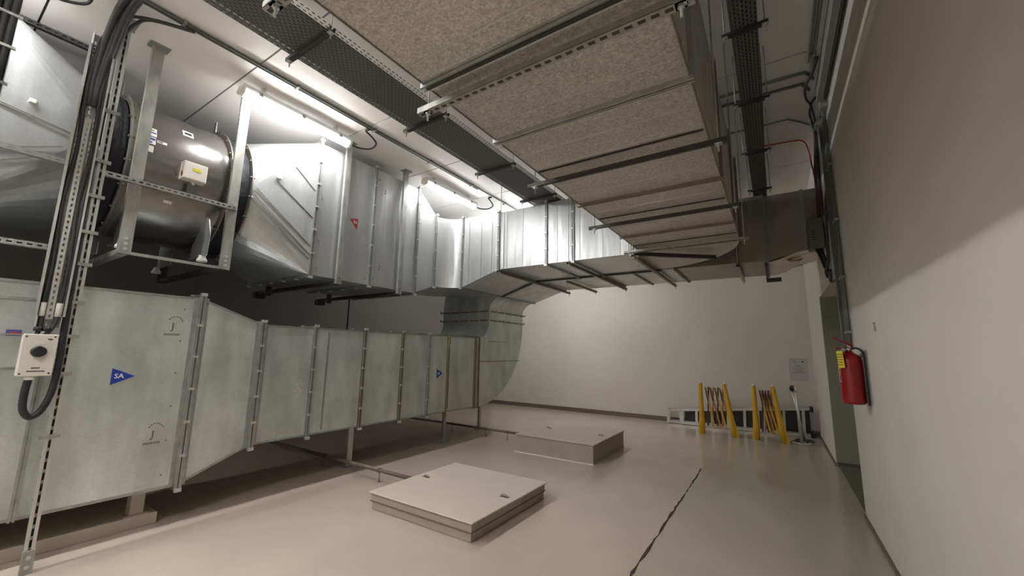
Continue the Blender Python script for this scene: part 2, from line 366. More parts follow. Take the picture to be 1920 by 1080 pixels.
# elbow towards +x
cx, cz2 = -4.42, 2.40; r1 = cx-X1; secs = []
r1 = .31; r2 = 1.50
for k in range(15):
    t = PI/2*k/14
    xi = cx-r1*math.cos(t); zi = cz2+(2.67-cz2)*math.sin(t); xo = cx-(cx-X0)*math.cos(t); zo = cz2+r2*math.sin(t)
    secs.append([Vector((xo, Yb, zo)), Vector((xi, Yb, zi)), Vector((xi, Ya, zi)), Vector((xo, Ya, zo))])
section(sup, secs, 'galv_dull')
def C_sec(x, y0, y1, z0, z1): return rect(0, x, y0, y1, z0, z1)
Xn = (1, 0, 0)
sA = C_sec(-4.42, Ya, Yb, 2.67, 3.90); sB = C_sec(-3.66, Ya, Yb, 2.91, 3.86)
flange(sup, sA, Xn, .018, bolts=False)
section(sup, [sA, sB], 'galv_dull'); flange(sup, sB, Xn, .026, bolts=False)
xs = [-3.66, -3.08, -2.38, -1.85, -1.21, -.36, 0.0]
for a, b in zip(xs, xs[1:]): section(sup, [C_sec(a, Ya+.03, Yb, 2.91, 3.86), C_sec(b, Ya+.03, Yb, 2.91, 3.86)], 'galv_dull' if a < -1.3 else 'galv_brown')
for x in xs[2:-1]: flange(sup, C_sec(x, Ya+.03, Yb, 2.91, 3.86), Xn, .022, m='flange_brown', bolts=False)
sC = C_sec(0, Ya+.1, Yb, 2.91, 3.86); sD = C_sec(.45, Ya+.1, Yb, 3.03, 3.86); sE = C_sec(.648, Ya+.1, Yb, 3.09, 3.86)
flange(sup, sC, Xn, .03, m='flange', bolts=False)
section(sup, [sC, sD], 'galv_brown'); section(sup, [sD, sE], 'galv_brown'); flange(sup, sD, Xn, .012, bolts=False)
# peeling wrap with a rust run under the last piece
mb = MB(); n = 14
ra = []; rb = []
for i in range(n+1):
    t = i/n; x = .02+.6*t; z = 2.91+.12*x/.45-.008
    ra.append(Vector((x, 6.55, z-.012*math.sin(9*t)))); rb.append(Vector((x, 7.5-.25*t+.05*math.sin(7*t), z-.03-.03*abs(math.sin(5*t)))))
for i in range(n):
    mb.add([ra[i], ra[i+1], rb[i+1], rb[i], ra[i]-Vector((0, 0, .006)), ra[i+1]-Vector((0, 0, .006)), rb[i+1]-Vector((0, 0, .006)), rb[i]-Vector((0, 0, .006))], [(0, 1, 2, 3), (7, 6, 5, 4), (3, 2, 6, 7), (0, 4, 5, 1)])
wr = mb.build('duct_wrap', 'paper', sup); wr['label'] = 'peeling cream wrap with brown stain'
mb = MB()
for i in range(16):
    t = random.random(); x = .12+.5*t; y = 6.66+.45*t+random.uniform(-.10, .12); z = 2.91+.12*x/.45-.03-.004
    r = random.uniform(.025, .07); pts = [(x+r*1.6*math.cos(a)*random.uniform(.6, 1.1), y+r*math.sin(a)*random.uniform(.6, 1.1)) for a in [k*PI/4 for k in range(8)]]
    mb.add([(px, py, 2.91+.12*px/.45-.012-.034*(py-6.55)/.95-.007) for px, py in pts], [tuple(range(8))])
mb.build('rust_patch', 'rust', wr)
# hanging end bracket at the flange x=0
MB().box(-.035, Ya+.02, 2.84, .0, Yb+.03, 2.875).box(-.035, Yb-.02, 2.80, .17, Yb+.05, 2.86).build_each('angle_bracket', 'strut_dark', sup)
# horizontal seams on the nearest panel
MB().box(X1, -3, 1.925, X1+.010, .64, 1.945).box(X1, -3, 1.66, X1+.008, .62, 1.672).box(X1, -3, 1.415, X1+.008, .62, 1.427).build_each('seam', 'flange', sup)
mb = MB()
for y in (.75, 1.50):
    for z in (.45, .75, 1.05, 1.35, 1.65, 1.95): mb.tube([(X1-.001, y, z), (X1+.006, y, z)], .007, 8)
mb.build('rivet', 'flange_brown', sup)
# top and bottom edge folds
for a, b, z in ((-3, .64, 2.07), (.68, 1.60, 2.07), (-3, .64, .33), (.68, 1.60, .33)):
    pass
mb = MB()
mb.bar((X1+.004, -3, 2.062), (X1+.004, 1.6, 2.062), .008, .022).bar((X1+.004, -3, .338), (X1+.004, 1.6, .338), .008, .022)
mb.bar((X1+.004, 1.66, 2.05), (X1+.004, 2.19, 1.855), .008, .02).bar((X1+.004, 1.66, .352), (X1+.004, 2.19, .575), .008, .02)
for a, b in zip(fy, fy[1:]):
    mb.bar((X1+.004, a+.03, 1.842), (X1+.004, b-.03, 1.842), .008, .02); mb.bar((X1+.004, a+.03, .588), (X1+.004, b-.03, .588), .008, .018)
mb.bar((X1+.003, 3.02, .62), (X1+.003, 3.02, 1.8), .02, .006, up=(1, 0, 0))
mb.build_each('seam', 'flange', sup)
# stickers and stencilled marks
def sticker_tri(parent, y0, y1, z0, z1, x, m, right=True, name='direction_label'):
    mb = MB(); zc = (z0+z1)/2
    poly = [(y0, z0), (y1, zc), (y0, z1)] if right else [(y1, z0), (y0+.0, zc+(z1-zc)*.6), (y1, z1)]
    mb.prism(poly, 0, x, x+.002); return mb.build(name, m, parent)
YD = (0, 1, 0); ZD = (0, 0, 1)
s1 = sticker_tri(sup, 1.063, 1.215, 1.265, 1.405, X1, 'blue'); s1['label'] = 'blue triangle sticker lettered SA'
text('lettering', 'SA', .055, 'inkw', s1, (X1+.002, 1.112, 1.337), YD, ZD)
s2 = sticker_tri(sup, 5.005, 5.15, 1.145, 1.30, X1, 'blue'); s2['label'] = 'small blue triangle sticker near the far end'
text('lettering', 'SA', .055, 'inkw', s2, (X1+.002, 5.055, 1.222), YD, ZD)
for (yy, zz) in ((1.43, 1.78), (1.40, .815)):
    t = text('stencil_mark', 'J', .085, 'box', sup, (X1, yy, zz), YD, ZD)
    mk = MB()
    for k in range(9):
        mk.box(X1+.001, yy-.06+k*.0135, zz-.083, X1+.0018, yy-.06+k*.0135+.009, zz-.064)
    for k in range(7):
        a = PI*.15+k*PI*.1; mk.bar((X1+.0012, yy+.015+.06*math.cos(a), zz+.02+.075*math.sin(a)), (X1+.0012, yy+.015+.06*math.cos(a+.22), zz+.02+.075*math.sin(a+.22)), .0016, .008, up=(0, math.cos(a), math.sin(a)))
    mk.build('stencil_lines', 'box', t)
MB().box(X1+.0005, .455, 1.655, X1+.002, .53, 1.70).build('small_label', 'labelblue', sup)
MB().box(X1+.002, .47, 1.66, X1+.003, .525, 1.685).build('small_label', 'red', sup)
mb = MB()
for i in range(4): mb.box(X1+.028, 5.255, 1.795-.03*i-.012, X1+.031, 5.292, 1.795-.03*i+.003)
hz = MB().box(X1+.0255, 5.252, 1.69, X1+.029, 5.295, 1.84).build('hazard_tape', 'yellowtag', sup)
mb = MB()
for i in range(3): mb.prism([(5.253, 1.70+.045*i), (5.294, 1.725+.045*i), (5.294, 1.745+.045*i), (5.253, 1.72+.045*i)], 0, X1+.029, X1+.0305)
mb.build('stripe', 'ink', hz)
hz2 = MB().box(X1+.0255, 5.252, .56, X1+.029, 5.295, .63).build('hazard_tape', 'yellowtag', sup)
MB().prism([(5.253, .585), (5.294, .60), (5.294, .615), (5.253, .60)], 0, X1+.029, X1+.0305).build('stripe', 'ink', hz2)
mb = MB()
for i in range(26):
    a = random.random()*2*PI; r = random.random()**.7*.09
    mb.bar((X1+.0015, 2.68+r*math.cos(a)*.7, 1.13+r*math.sin(a)), (X1+.0015, 2.68+r*math.cos(a)*.7+.012, 1.13+r*math.sin(a)+.006), .001, random.uniform(.006, .018), up=(0, 0, 1))
sp = mb.build('paint_splash', 'label', sup); sp['kind'] = 'stuff'

# ================================================================ EXHAUST DUCT
exh = thing('exhaust_duct', 'high galvanised duct with a red triangle, crossing the room and turning overhead', 'duct', (-3, 4, 2.4))
E0, E1 = -6.24, -4.76
def S_(y, z0=2.50, z1=4.24, x0=E0): return rect(1, y, x0, E1, z0, z1)
fcx, fcz, fr = -5.50, 3.37, .70
def cone(parent, yc, ysq, m, r=fr):
    """square-to-round: circle at yc, square at ysq"""
    sg = 1; N_ = 40; mb = MB()
    circ = [Vector((fcx+r*math.cos(2*PI*k/N_), yc, fcz+r*math.sin(2*PI*k/N_))) for k in range(N_)]
    cor = [Vector((E1, ysq, 4.24)), Vector((E0, ysq, 4.24)), Vector((E0, ysq, 2.50)), Vector((E1, ysq, 2.50))]
    v = circ+cor; f = []
    for q in range(4):
        for k in range(N_//4):
            a = q*N_//4+k; f.append((a, (a+1) % N_, N_+q))
        f.append((((q+1)*N_//4) % N_, N_+(q+1) % 4, N_+q))
    sm = [True]*len(f)
    o = len(mb.v); mb.v += [tuple(p) for p in v]; mb.f += f; mb.sm += [len(x) == 3 and False for x in f]
    return mb.build('transition_cone', m, parent)
c1 = cone(exh, 1.97, 2.70, 'galv')
mb = MB()
for (ya, za, yb, zb) in ((2.0, 3.30, 2.68, 2.75), (1.97, 3.25, 2.68, 2.69), (2.02, 3.38, 2.68, 2.86), (2.22, 3.55, 2.68, 3.22), (2.42, 3.80, 2.69, 3.57)):
    xa = E1-.012*(2.7-ya)/.73-.02*(2.7-ya)/.73; mb.bar((xa+.002, ya, za), (E1+.003, yb, zb), .006, .007, up=(1, 0, 0))
mb.build_each('seam', 'flange_brown', c1)
flange(exh, S_(2.70), Y, .034, wd=.016)
for a, b in ((2.70, 3.57), (3.57, 4.43)): section(exh, [S_(a), S_(b)], 'galv')
flange(exh, S_(3.57), Y, .026); flange(exh, S_(4.43), Y, .03)
sT = rect(1, 4.86, -5.97, E1, 2.67, 3.90)
section(exh, [S_(4.43), sT], 'galv'); flange(exh, sT, Y, .022)
secs = []
for k in range(13):
    t = PI/2*k/12; ri, ro = .34, 1.55
    P = lambda r, z: Vector((-4.42-r*math.cos(t), 4.86+r*math.sin(t), z))
    secs.append([P(ro, 2.67), P(ri, 2.67), P(ri, 3.90), P(ro, 3.90)])
el = MB().loft(secs)
el.sm = [True]*len(el.sm); o = el.build('duct_elbow', 'galv', exh)
for pl in o.data.polygons: pl.use_smooth = abs(pl.normal.z) < .5
try:
    o.data.set_sharp_from_angle(angle=.8)
except Exception: pass
F0, F1 = 5.19, 6.39
s5 = C_sec(-4.42, F0, F1, 2.67, 3.90); s6 = C_sec(-3.66, F0, F1, 2.91, 3.86)
flange(exh, s5, Xn, .016); section(exh, [s5, s6], 'galv'); flange(exh, s6, Xn, .024)
fx = [-3.66, -2.78, -2.34, -1.50]
for a, b in zip(fx, fx[1:]):
    section(exh, [C_sec(a, F0, F1, 2.91, 3.86), C_sec(b, F0, F1, 2.91, 3.86)], 'galv')
for x in fx[1:]: flange(exh, C_sec(x, F0, F1, 2.91, 3.86), Xn, .024)
mb = MB()
for x in (-4.28, -4.02, -3.80, -3.56, -3.50, -3.20, -2.60, -2.24, -1.90, -1.66):
    z0 = 2.67+.24*max(0, min(1, (x+4.42)/.76)); mb.box(x-.005, F0-.006, z0+.01, x+.005, F0, 3.85)
mb.build_each('seam', 'seam', exh)
mb = MB()   # raised tie bar under the split between the two runs
mb.bar((-4.42, 6.41, 2.655), (-3.66, 6.41, 2.895), .05, .02); mb.bar((-3.66, 6.41, 2.895), (-1.4, 6.41, 2.895), .05, .02)
mb.build('closing_strip', 'strut_dark', exh)
# big elbow
secs = []
for k in range(17):
    t = PI/2*k/16; P = lambda r, z: Vector((-1.50+r*math.sin(t), 5.06+r*math.cos(t), z))
    q = 1.33 if 1 else 0
    ri = .13; ro = 1.33-.08*math.sin(t)
    secs.append([P(ri, 2.91), P(ro, 2.91), P(ro, 3.86), P(ri, 3.86)])
section(exh, secs, 'galv_spangle')
D0, D1 = -1.37, -.25
def D_(y): return rect(1, y, D0, D1, 2.91, 3.86)
dy = [5.06, 4.36, 3.19, 1.90, 1.28, -.2, -1.8, -3.4, -5.1]
for a, b in zip(dy, dy[1:]): section(exh, [D_(b), D_(a)], 'galv_spangle')
for i, y in enumerate(dy[:-1]): flange(exh, D_(y), Y, .022, m='flange_brown' if i not in (3, 4) else 'flange', bolts=False, wide=.03 if i == 4 else 0)
MB().box(D0+.01, 1.305, 2.895, D1-.01, 1.312, 2.91).box(D0+.01, 1.925, 2.89, D1-.01, 1.932, 2.91).box(D0+.01, 3.215, 2.89, D1-.01, 3.221, 2.91).box(D0+.01, 2.60, 2.902, D1-.01, 2.606, 2.91).build_each('seam', 'seam', exh)
MB().box(D0+.01, 1.272, 2.880, D1-.01, 1.288, 2.912).box(D0+.01, 2.415, 2.900, D1-.01, 2.427, 2.912).box(D0+.01, 3.64, 2.902, D1-.01, 3.652, 2.912).box(D0+.01, 4.79, 2.902, D1-.01, 4.80, 2.912).build_each('sealed_joint', 'ink', exh)
mb = MB()
for y in (.2, .72, 1.14, 1.44, 1.73, 2.15, 2.38, 2.72, 2.95, 3.45, 4.02, 4.62): mb.box(D0+.005, y-.003, 2.904, D1-.06, y+.003, 2.91).box(D1, y-.003, 2.95, D1+.005, y+.003, 3.84)
for y in (0.3, .9, 1.6, 2.5, 3.5, 4.6): pass
mb.build_each('seam', 'seam', exh)
MB().box(D1, -5, 2.905, D1+.006, 5.05, 2.925).box(D0-.006, -5, 2.905, D0, 5.05, 2.925).build_each('seam', 'flange_brown', exh)
mb = MB()
for k, w_ in enumerate((.02, .02, .02, 0, .015, .03, .02, .02)):
    if w_: mb.box(-.80+k*.035, 3.83, 2.9085, -.80+k*.035+w_, 3.875, 2.9098)
mb.build('stencil_mark', 'ink', exh)
s3 = sticker_tri(exh, 3.19, 3.325, 3.235, 3.40, E1, 'red', right=False); s3['label'] = 'red triangle sticker lettered EA'
text('lettering', 'EA', .045, 'label', s3, (E1+.002, 3.285, 3.335), YD, ZD)
mb = MB()
for (yy, zz) in ((2.78, 4.0), (2.78, 3.5), (2.78, 2.95), (2.78, 2.6), (3.5, 2.58), (3.64, 2.6), (3.64, 4.1), (3.5, 4.1), (4.36, 2.62), (4.36, 4.1)): mb.tube([(E1-.001, yy, zz), (E1+.005, yy, zz)], .009, 8)
mb.build('rivet', 'flange_brown', exh)
for (yy, zz) in ((3.76, 3.95), (3.74, 2.78)):
    t = text('stencil_mark', 'J', .08, 'flange_brown', exh, (E1, yy, zz), YD, ZD)
# test-hole plugs on the cones
MB().box(E1-.018, 2.21, 3.575, E1+.008, 2.26, 3.62).build('test_plug', 'label', exh)

# ================================================================ LEFT TRANSITION (before the fan)
lt = thing('duct_transition', 'galvanised square-to-round duct piece left of the fan', 'duct', (-5.5, .3, 2.4))
cone(lt, .72, 0.0, 'galv')
section(lt, [S_(-2.5), S_(0.0)], 'galv'); flange(lt, S_(0.0), Y, .03)
mb = MB()
for (ya, za, yb, zb) in ((.02, 3.43, .60, 3.33), (.02, 3.415, .60, 3.32), (.02, 2.95, .55, 3.20), (.05, 2.83, .5, 3.1)):
    mb.bar((E1+.002, ya, za), (E1-.02, yb, zb), .006, .005, up=(1, 0, 0))
mb.build_each('seam', 'flange_brown', lt)
MB().box(E1-.018, .33, 3.475, E1+.006, .365, 3.505).build('test_plug', 'label', lt)

# ================================================================ FAN
fan = thing('axial_fan', 'grey metal inline fan hanging in its cradle between two duct pieces', 'fan', (fcx, 1.35, 2.45))
def circ(y, r, n=64): return [Vector((fcx+r*math.cos(2*PI*k/n), y, fcz+r*math.sin(2*PI*k/n))) for k in range(n)]
mb = MB().loft([circ(.93, fr), circ(1.76, fr)], True); mb.build('casing', 'casing', fan)
def ringmesh(y0, y1, ra, rb):
    m_ = MB(); m_.loft([circ(y0, ra), circ(y0, rb)]); m_.loft([circ(y0, rb), circ(y1, rb)], True); m_.loft([circ(y1, rb), circ(y1, ra)]); return m_
for y0, y1 in ((.93, .942), (1.75, 1.762)):
    rg = ringmesh(y0, y1, fr-.01, fr+.045).build('ring_flange', 'ring', fan)
    k = MB()
    for j in range(20):
        a = 2*PI*(j+.5)/20; p = Vector((fcx+(fr+.024)*math.cos(a), y0-.016, fcz+(fr+.024)*math.sin(a))); k.tube([p, p+Vector((0, .045, 0))], .011, 6, smooth=False)
    k.build('bolt', 'flange_brown', rg)
    MB().bar((fcx+.1, (y0+y1)/2, fcz+fr+.04), (fcx+.1, (y0+y1)/2, fcz+fr+.17), .012, .05, up=(1, 0, 0)).build('lifting_lug', 'ring', fan)
MB().loft([circ(.945, fr+.006), circ(1.0, fr+.006)], True).build('casing_band', 'ring', fan)
mb = MB()
for y0, y1 in ((.72, .93), (1.77, 1.96)):
    n = 5; mb = MB()
    mb.loft([circ(y0+(y1-y0)*i/8, fr-.012+(.012 if i % 2 else -.012)) for i in range(9)], True); mb.build('flexible_collar', 'fabric', fan)
rg = ringmesh(1.955, 1.967, fr-.02, fr+.045).build('ring_flange', 'ring', exh)
k = MB()
for j in range(20):
    a = 2*PI*(j+.5)/20; p = Vector((fcx+(fr+.024)*math.cos(a), 1.94, fcz+(fr+.024)*math.sin(a))); k.tube([p, p+Vector((0, .045, 0))], .011, 6, smooth=False)
k.build('bolt', 'flange_brown', rg)
ringmesh(.712, .724, fr-.02, fr+.045).build('ring_flange', 'ring', lt)
# mounting feet
for y in (1.03, 1.64):
    mb = MB().prism([(-4.80, 2.52), (-4.78, 2.74), (-4.86, 2.92), (-4.93, 2.95), (-5.10, 2.80), (-5.22, 2.66), (-5.22, 2.52)], 1, y-.003, y+.003)
    mb.prism([(-6.20, 2.52), (-6.22, 2.74), (-6.14, 2.92), (-6.07, 2.95), (-5.90, 2.80), (-5.78, 2.66), (-5.78, 2.52)], 1, y-.003, y+.003)
    fts = mb.build_each('mounting_foot', 'galv', fan)
    for x, ft in zip((-4.85, -6.15), fts):
        MB().box(x-.37 if x > -5 else x-.05, y-.04, 2.52, x+.05 if x > -5 else x+.37, y-.003, 2.526).build('foot_flange', 'galv', ft)
        MB().tube([(x, y-.02, 2.455), (x, y-.02, 2.475), (x, y-.02, 2.50), (x, y-.02, 2.52)], [.045, .045, .03, .03], 16).build('rubber_mount', 'label', ft)
# terminal box
tb = MB().box(-4.83, 1.325, 3.225, -4.715, 1.52, 3.405).build('terminal_box', 'white', fan, bevel=.004)
MB().box(-4.715, 1.33, 3.23, -4.705, 1.515, 3.40).build('box_lid', 'white', tb, bevel=.003)
MB().box(-4.7055, 1.395, 3.315, -4.7035, 1.465, 3.345).build('box_label', 'yellowtag', tb)
MB().box(-4.75, 1.318, 3.25, -4.72, 1.3255, 3.29).build('warning_dot', 'red', tb)
MB().tube([(-4.77, 1.43, 3.225), (-4.77, 1.43, 3.19)], .016, 10).build('cable_gland', 'label', tb)
MB().box(-4.775, 1.385, 3.09, -4.76, 1.475, 3.20).build('box_bracket', 'casing', fan)
def on_cyl(ang, r=fr): return Vector((fcx+r*math.cos(ang), 0, fcz+r*math.sin(ang)))
def cyl_label(name, y0, y1, z0, z1, m, parent=fan, lift=.002):
    a0 = math.asin((z0-fcz)/fr); a1 = math.asin((z1-fcz)/fr); mb = MB(); secs = []
    for i in range(5):
        a = a0+(a1-a0)*i/4; p = on_cyl(a, fr+lift); secs.append([(p.x, y0, p.z), (p.x, y1, p.z)])
    for i in range(4): mb.add([secs[i][0], secs[i][1], secs[i+1][1], secs[i+1][0]], [(0, 1, 2, 3)])
    return mb.build(name, m, parent)
l1 = cyl_label('rating_label', 1.05, 1.12, 3.57, 3.66, 'label'); cyl_label('label_print', 1.055, 1.115, 3.60, 3.615, 'labelblue', l1, .004)
cyl_label('label_print', 1.06, 1.10, 3.63, 3.64, 'ink', l1, .004)
l2 = cyl_label('rating_label', 1.045, 1.115, 3.485, 3.56, 'label'); cyl_label('label_print', 1.05, 1.11, 3.525, 3.55, 'labelblue', l2, .004); cyl_label('label_print', 1.05, 1.09, 3.495, 3.51, 'labelblue', l2, .004)
cyl_label('rating_label', 1.045, 1.105, 3.40, 3.465, 'label')
l3 = cyl_label('rating_label', 1.125, 1.20, 3.52, 3.545, 'label'); cyl_label('label_print', 1.13, 1.17, 3.528, 3.538, 'ink', l3, .004)
l4 = cyl_label('logo_label', 1.33, 1.42, 3.72, 3.79, 'label'); cyl_label('label_print', 1.345, 1.405, 3.74, 3.77, 'ink', l4, .004)
cyl_label('small_label', 1.26, 1.33, 2.985, 3.01, 'label')
cyl_label('arrow_label', .99, 1.01, 3.55, 3.57, 'yellowtag')

# ================================================================ SUPPORT FRAMES
def cchan_v(x, y, z0, z1, wd=.085, dp=.04, t=.005, lip=.012):
    mb = MB(); mb.box(x-t, y-wd/2, z0, x, y+wd/2, z1)
    mb.box(x-dp, y-wd/2, z0, x-t, y-wd/2+t, z1).box(x-dp, y+wd/2-t, z0, x-t, y+wd/2, z1)
    return mb
PX = -4.685
fr1 = thing('fan_cradle', 'galvanised steel cradle hanging from the ceiling and carrying the fan', 'frame', (PX, 1.4, 2.38))
for y in (1.0, 1.77):
    p = cchan_v(PX, y, 2.385, CZ-.008, .088).build('post', 'strut', fr1)
    k = MB()
    for z in (2.43, 2.475, 2.52): k.tube([(PX, y, z), (PX+.012, y, z)], .014, 8)
    k.build('bolt', 'seam', p)
    MB().box(PX-.07, y-.075, CZ-.010, PX+.05, y+.075, CZ-.0005).build('ceiling_plate', 'strut', fr1)
    k = MB(); 
    b = MB().box(-6.50, y-.035, 2.385, PX-.04, y+.035, 2.43).build('cross_beam', 'strut' if y < 1.5 else 'strut_dark', fr1)
    cchan_v(-6.46, y, 2.385, CZ-.008, .088).build('post', 'strut_dark', fr1)
MB().box(PX-.03, 1.04, 2.385, PX, 1.73, 2.41).build('front_rail', 'strut', fr1)
fr2 = thing('duct_support_frame', 'two galvanised posts and cross beams hanging from the ceiling, carrying the high duct', 'frame', (PX, 3.5, 2.38))
for y, m_ in ((3.065, 'strut'), (4.08, 'strut')):
    p = cchan_v(PX, y, 2.43, CZ-.008, .075).build('post', m_, fr2)
    k = MB()
    for z in (2.47, 2.51): k.tube([(PX, y, z), (PX+.010, y, z)], .013, 8)
    k.build('bolt', 'flange_brown', p)
    MB().box(PX-.07, y-.07, CZ-.010, PX+.05, y+.07, CZ-.0005).build('ceiling_plate', 'strut', fr2)
    MB().box(-6.75, y-.035, 2.425, PX-.04, y+.035, 2.468).build('cross_beam', 'strut_dark', fr2)
    cchan_v(-6.46, y, 2.385, CZ-.008, .075).build('post', 'strut_dark', fr2)
    MB().box(-6.80, y-.07, 2.36, -6.70, y+.07, 2.46).build('beam_end_box', 'strut_dark', fr2)

# ---- perforated strips
def perf(mb, O, U, V, L, Wd, pitch, rows, sl, sw, stag=True):
    """sheet with real slots. U = length dir, V = width dir."""
    O = Vector(O); U = Vector(U); V = Vector(V); rh = Wd/rows
    for r in range(rows):
        off = (pitch/2 if (stag and r % 2) else 0); n = int((L-off)/pitch)
        v0, v1 = r*rh, (r+1)*rh; a, b = v0+(rh-sw)/2, v1-(rh-sw)/2
        P = lambda u, v: O+U*u+V*v
        if off > 0: mb.add([P(0, v0), P(off, v0), P(off, v1), P(0, v1)], [(0, 1, 2, 3)])
        for i in range(n):
            u0 = off+i*pitch; u1 = u0+pitch; c, d = u0+(pitch-sl)/2, u1-(pitch-sl)/2
            mb.add([P(u0, v0), P(u1, v0), P(u1, v1), P(u0, v1), P(c, a), P(d, a), P(d, b), P(c, b)], [(0, 1, 5, 4), (1, 2, 6, 5), (2, 3, 7, 6), (3, 0, 4, 7)])
        e = off+n*pitch
        if L-e > 1e-4: mb.add([P(e, v0), P(L, v0), P(L, v1), P(e, v1)], [(0, 1, 2, 3)])
    return mb

def tray(name, label, x0, x1, y0, y1, z, rows, hgt, mside):
    t = thing(name, label, 'cable tray', ((x0+x1)/2, (y0+y1)/2, z), 'perforated cable trays under the ceiling')
    perf(MB(), (x0, y0, z), (0, 1, 0), (1, 0, 0), y1-y0, x1-x0, .042, rows, .026, .008).build('tray_base', 'tray_dark', t)
    for x in (x0, x1):
        o = perf(MB(), (x, y0, z), (0, 1, 0), (0, 0, 1), y1-y0, hgt, .042, 2, .024, .008).build('side_rail', mside, t)
        mb = MB().box(min(x, x+(.012 if x == x0 else -.012)), y0, z+hgt, max(x, x+(.012 if x == x0 else -.012)), y1, z+hgt+.002); mb.build('rail_lip', mside, o)
    MB().box(x0+.004, y0, z+hgt-.006, x1-.004, y1, z+hgt-.002).build('tray_lid', 'strut_dark', t)
    return t
tr1 = tray('cable_tray', 'wide dark perforated cable tray with a bright side rail, left of the big duct', -3.06, -2.57, -2.6, 5.9, 3.90, 20, .06, 'tray')
tr2 = tray('cable_tray', 'narrow dark perforated cable tray between the big duct and the right wall', -.105, .062, -2.6, 6.9, 3.90, 7, .05, 'tray_dark')
pile = thing('added_cable_heap', 'unseen heap of dark cables added in the narrow tray to block light', 'cable', (-.02, 2, 3.91))  # added heap keeps lamp light off the upper right wall
for i in range(14):
    xx = -.075+.035*(i % 4)+.012*(i//4 % 2); zz = 3.93+.060*(i//4)
    MB().tube([(xx+random.uniform(-.006, .006), -2.5+k*.9, zz+random.uniform(-.004, .004)) for k in range(11)], .026, 8).build('cable_strand', 'cable', pile)
tk2 = thing('ceiling_trunking', 'grey trunking along the ceiling beside the conduits at the right wall', 'trunking', (.57, 0, 4.33))
MB().box(.555, -4, 4.245, .605, 4.95, CZ-.001).build('trunking_body', 'greypipe', tk2, bevel=.002)
def trapeze(label, p0, p1, z, rods, m='strut', h=.041, rodz=CZ, below=.05, group=None, cw=.041):
    """channel from p0 to p1 (x,y) with its top at z, hung from threaded rods"""
    c = ((p0[0]+p1[0])/2, (p0[1]+p1[1])/2, z-h)
    t = thing('trapeze_hanger', label, 'hanger', c, group)
    a = Vector((*p0, z-h/2)); b = Vector((*p1, z-h/2))
    mb = MB(); mb.bar(a-Vector((0, 0, h/2-.002)), b-Vector((0, 0, h/2-.002)), cw, .004)
    d = (b-a).normalized(); s_ = d.cross(Vector((0, 0, 1)))
    for q in (-1, 1): mb.bar(a+s_*(cw/2-.0015)*q, b+s_*(cw/2-.0015)*q, .003, h).bar(a+s_*(cw/2-.006)*q+Vector((0, 0, h/2)), b+s_*(cw/2-.006)*q+Vector((0, 0, h/2)), .010, .003)
    ch = mb.build('channel', m, t)
    if m == 'strut':
        q0 = a-s_*.0215-Vector((0, 0, h/2+.001)); k_ = MB(); k_.bar(a+s_*.0-Vector((0, 0, h/2+.002)), b-Vector((0, 0, h/2+.002)), .022, .001); k_.build('channel_slot', 'strut_dark', ch)
        perf(MB(), a-s_*.021-Vector((0, 0, h/2+.003)), d, s_, (b-a).length, .042, .05, 1, .030, .018, False).build('slotted_face', 'strut', ch)
    for (x, y) in rods:
        r = MB().tube([(x, y, z-h-below), (x, y, rodz-.002)], .005, 8).build('threaded_rod', 'seam' if m == 'strut' else 'strut', t)
        MB().tube([(x, y, z-h-.014), (x, y, z-h)], .013, 6, smooth=False).box(x-.02, y-.02, z-h-.003, x+.02, y+.02, z-h).build('nut_washer', 'seam', r)
    return t
for i, y in enumerate((-1.1, .2, 1.43, 2.66, 3.88, 5.0)):
    w_ = ('behind the viewpoint', 'nearest the viewer', 'first in view from the viewer', 'second in view from the viewer', 'third in view from the viewer', 'last before the crossing duct')[i]
    trapeze('dark channel under the wide cable tray, '+w_, (-3.13, y), (-2.52, y), 3.90, [(-3.10, y), (-2.545, y)], 'strut_dark', .03, group='hangers of the wide cable tray')
for i, y in enumerate((.9, 1.95, 3.0, 3.97, 5.06, 6.3)):
    w_ = ('behind the viewpoint', 'out of view overhead', 'nearest in view', 'second in view', 'third in view', 'farthest, beside the crossing duct')[i]
    trapeze('short dark channel under the narrow cable tray, '+w_, (-.165, y), (.125, y), 3.90, [(-.145, y), (.105, y)], 'strut_dark', .022, group='hangers of the narrow cable tray')
for i, (y, m_) in enumerate(((.60, 'strut'), (1.38, 'strut'), (2.52, 'strut_dark'), (3.74, 'strut_dark'), (4.90, 'strut'))):
    w_ = ('at the top edge of the view', 'beside the pair of flanges', 'second below the speckled panels', 'with the stencilled panel behind', 'at the bend')[i]
    t = trapeze('channel hanger under the big overhead duct, '+w_, (D0-.14, y), (D1+.10, y), 2.875, [(D0-.08, y), (D1+.055, y)], m_, .03, group='hangers of the big overhead duct', cw=.041 if m_ == 'strut' else .026)
trapeze('dark diagonal channel hanger under the bend of the big duct', (-1.40, 5.0), (-.56, 5.66), 2.875, [(-1.38, 5.02)], 'strut_dark', .045)
trapeze('channel hanger under the crossing ducts, beside the bend', (-1.46, 5.08), (-1.46, 7.80), 2.875, [(-1.46, 5.11), (-1.46, 7.77)], 'flange_brown', .035, group='hangers of the crossing ducts')
trapeze('channel hanger under the crossing ducts, at their middle', (-2.38, 5.09), (-2.38, 7.78), 2.875, [(-2.38, 5.12), (-2.38, 7.75)], 'flange_brown', .035, group='hangers of the crossing ducts')
trapeze('channel hanger under the crossing ducts, where they stop sloping', (-3.60, 5.09), (-3.60, 7.78), 2.875, [(-3.58, 5.12), (-3.60, 7.76)], 'flange_brown', .035, group='hangers of the crossing ducts')
trapeze('short channel hanger under the rear crossing duct, left part', (-3.03, 6.44), (-3.03, 7.86), 2.875, [(-3.03, 6.42), (-3.03, 7.80)], 'flange_brown', .035, group='hangers of the rear duct')
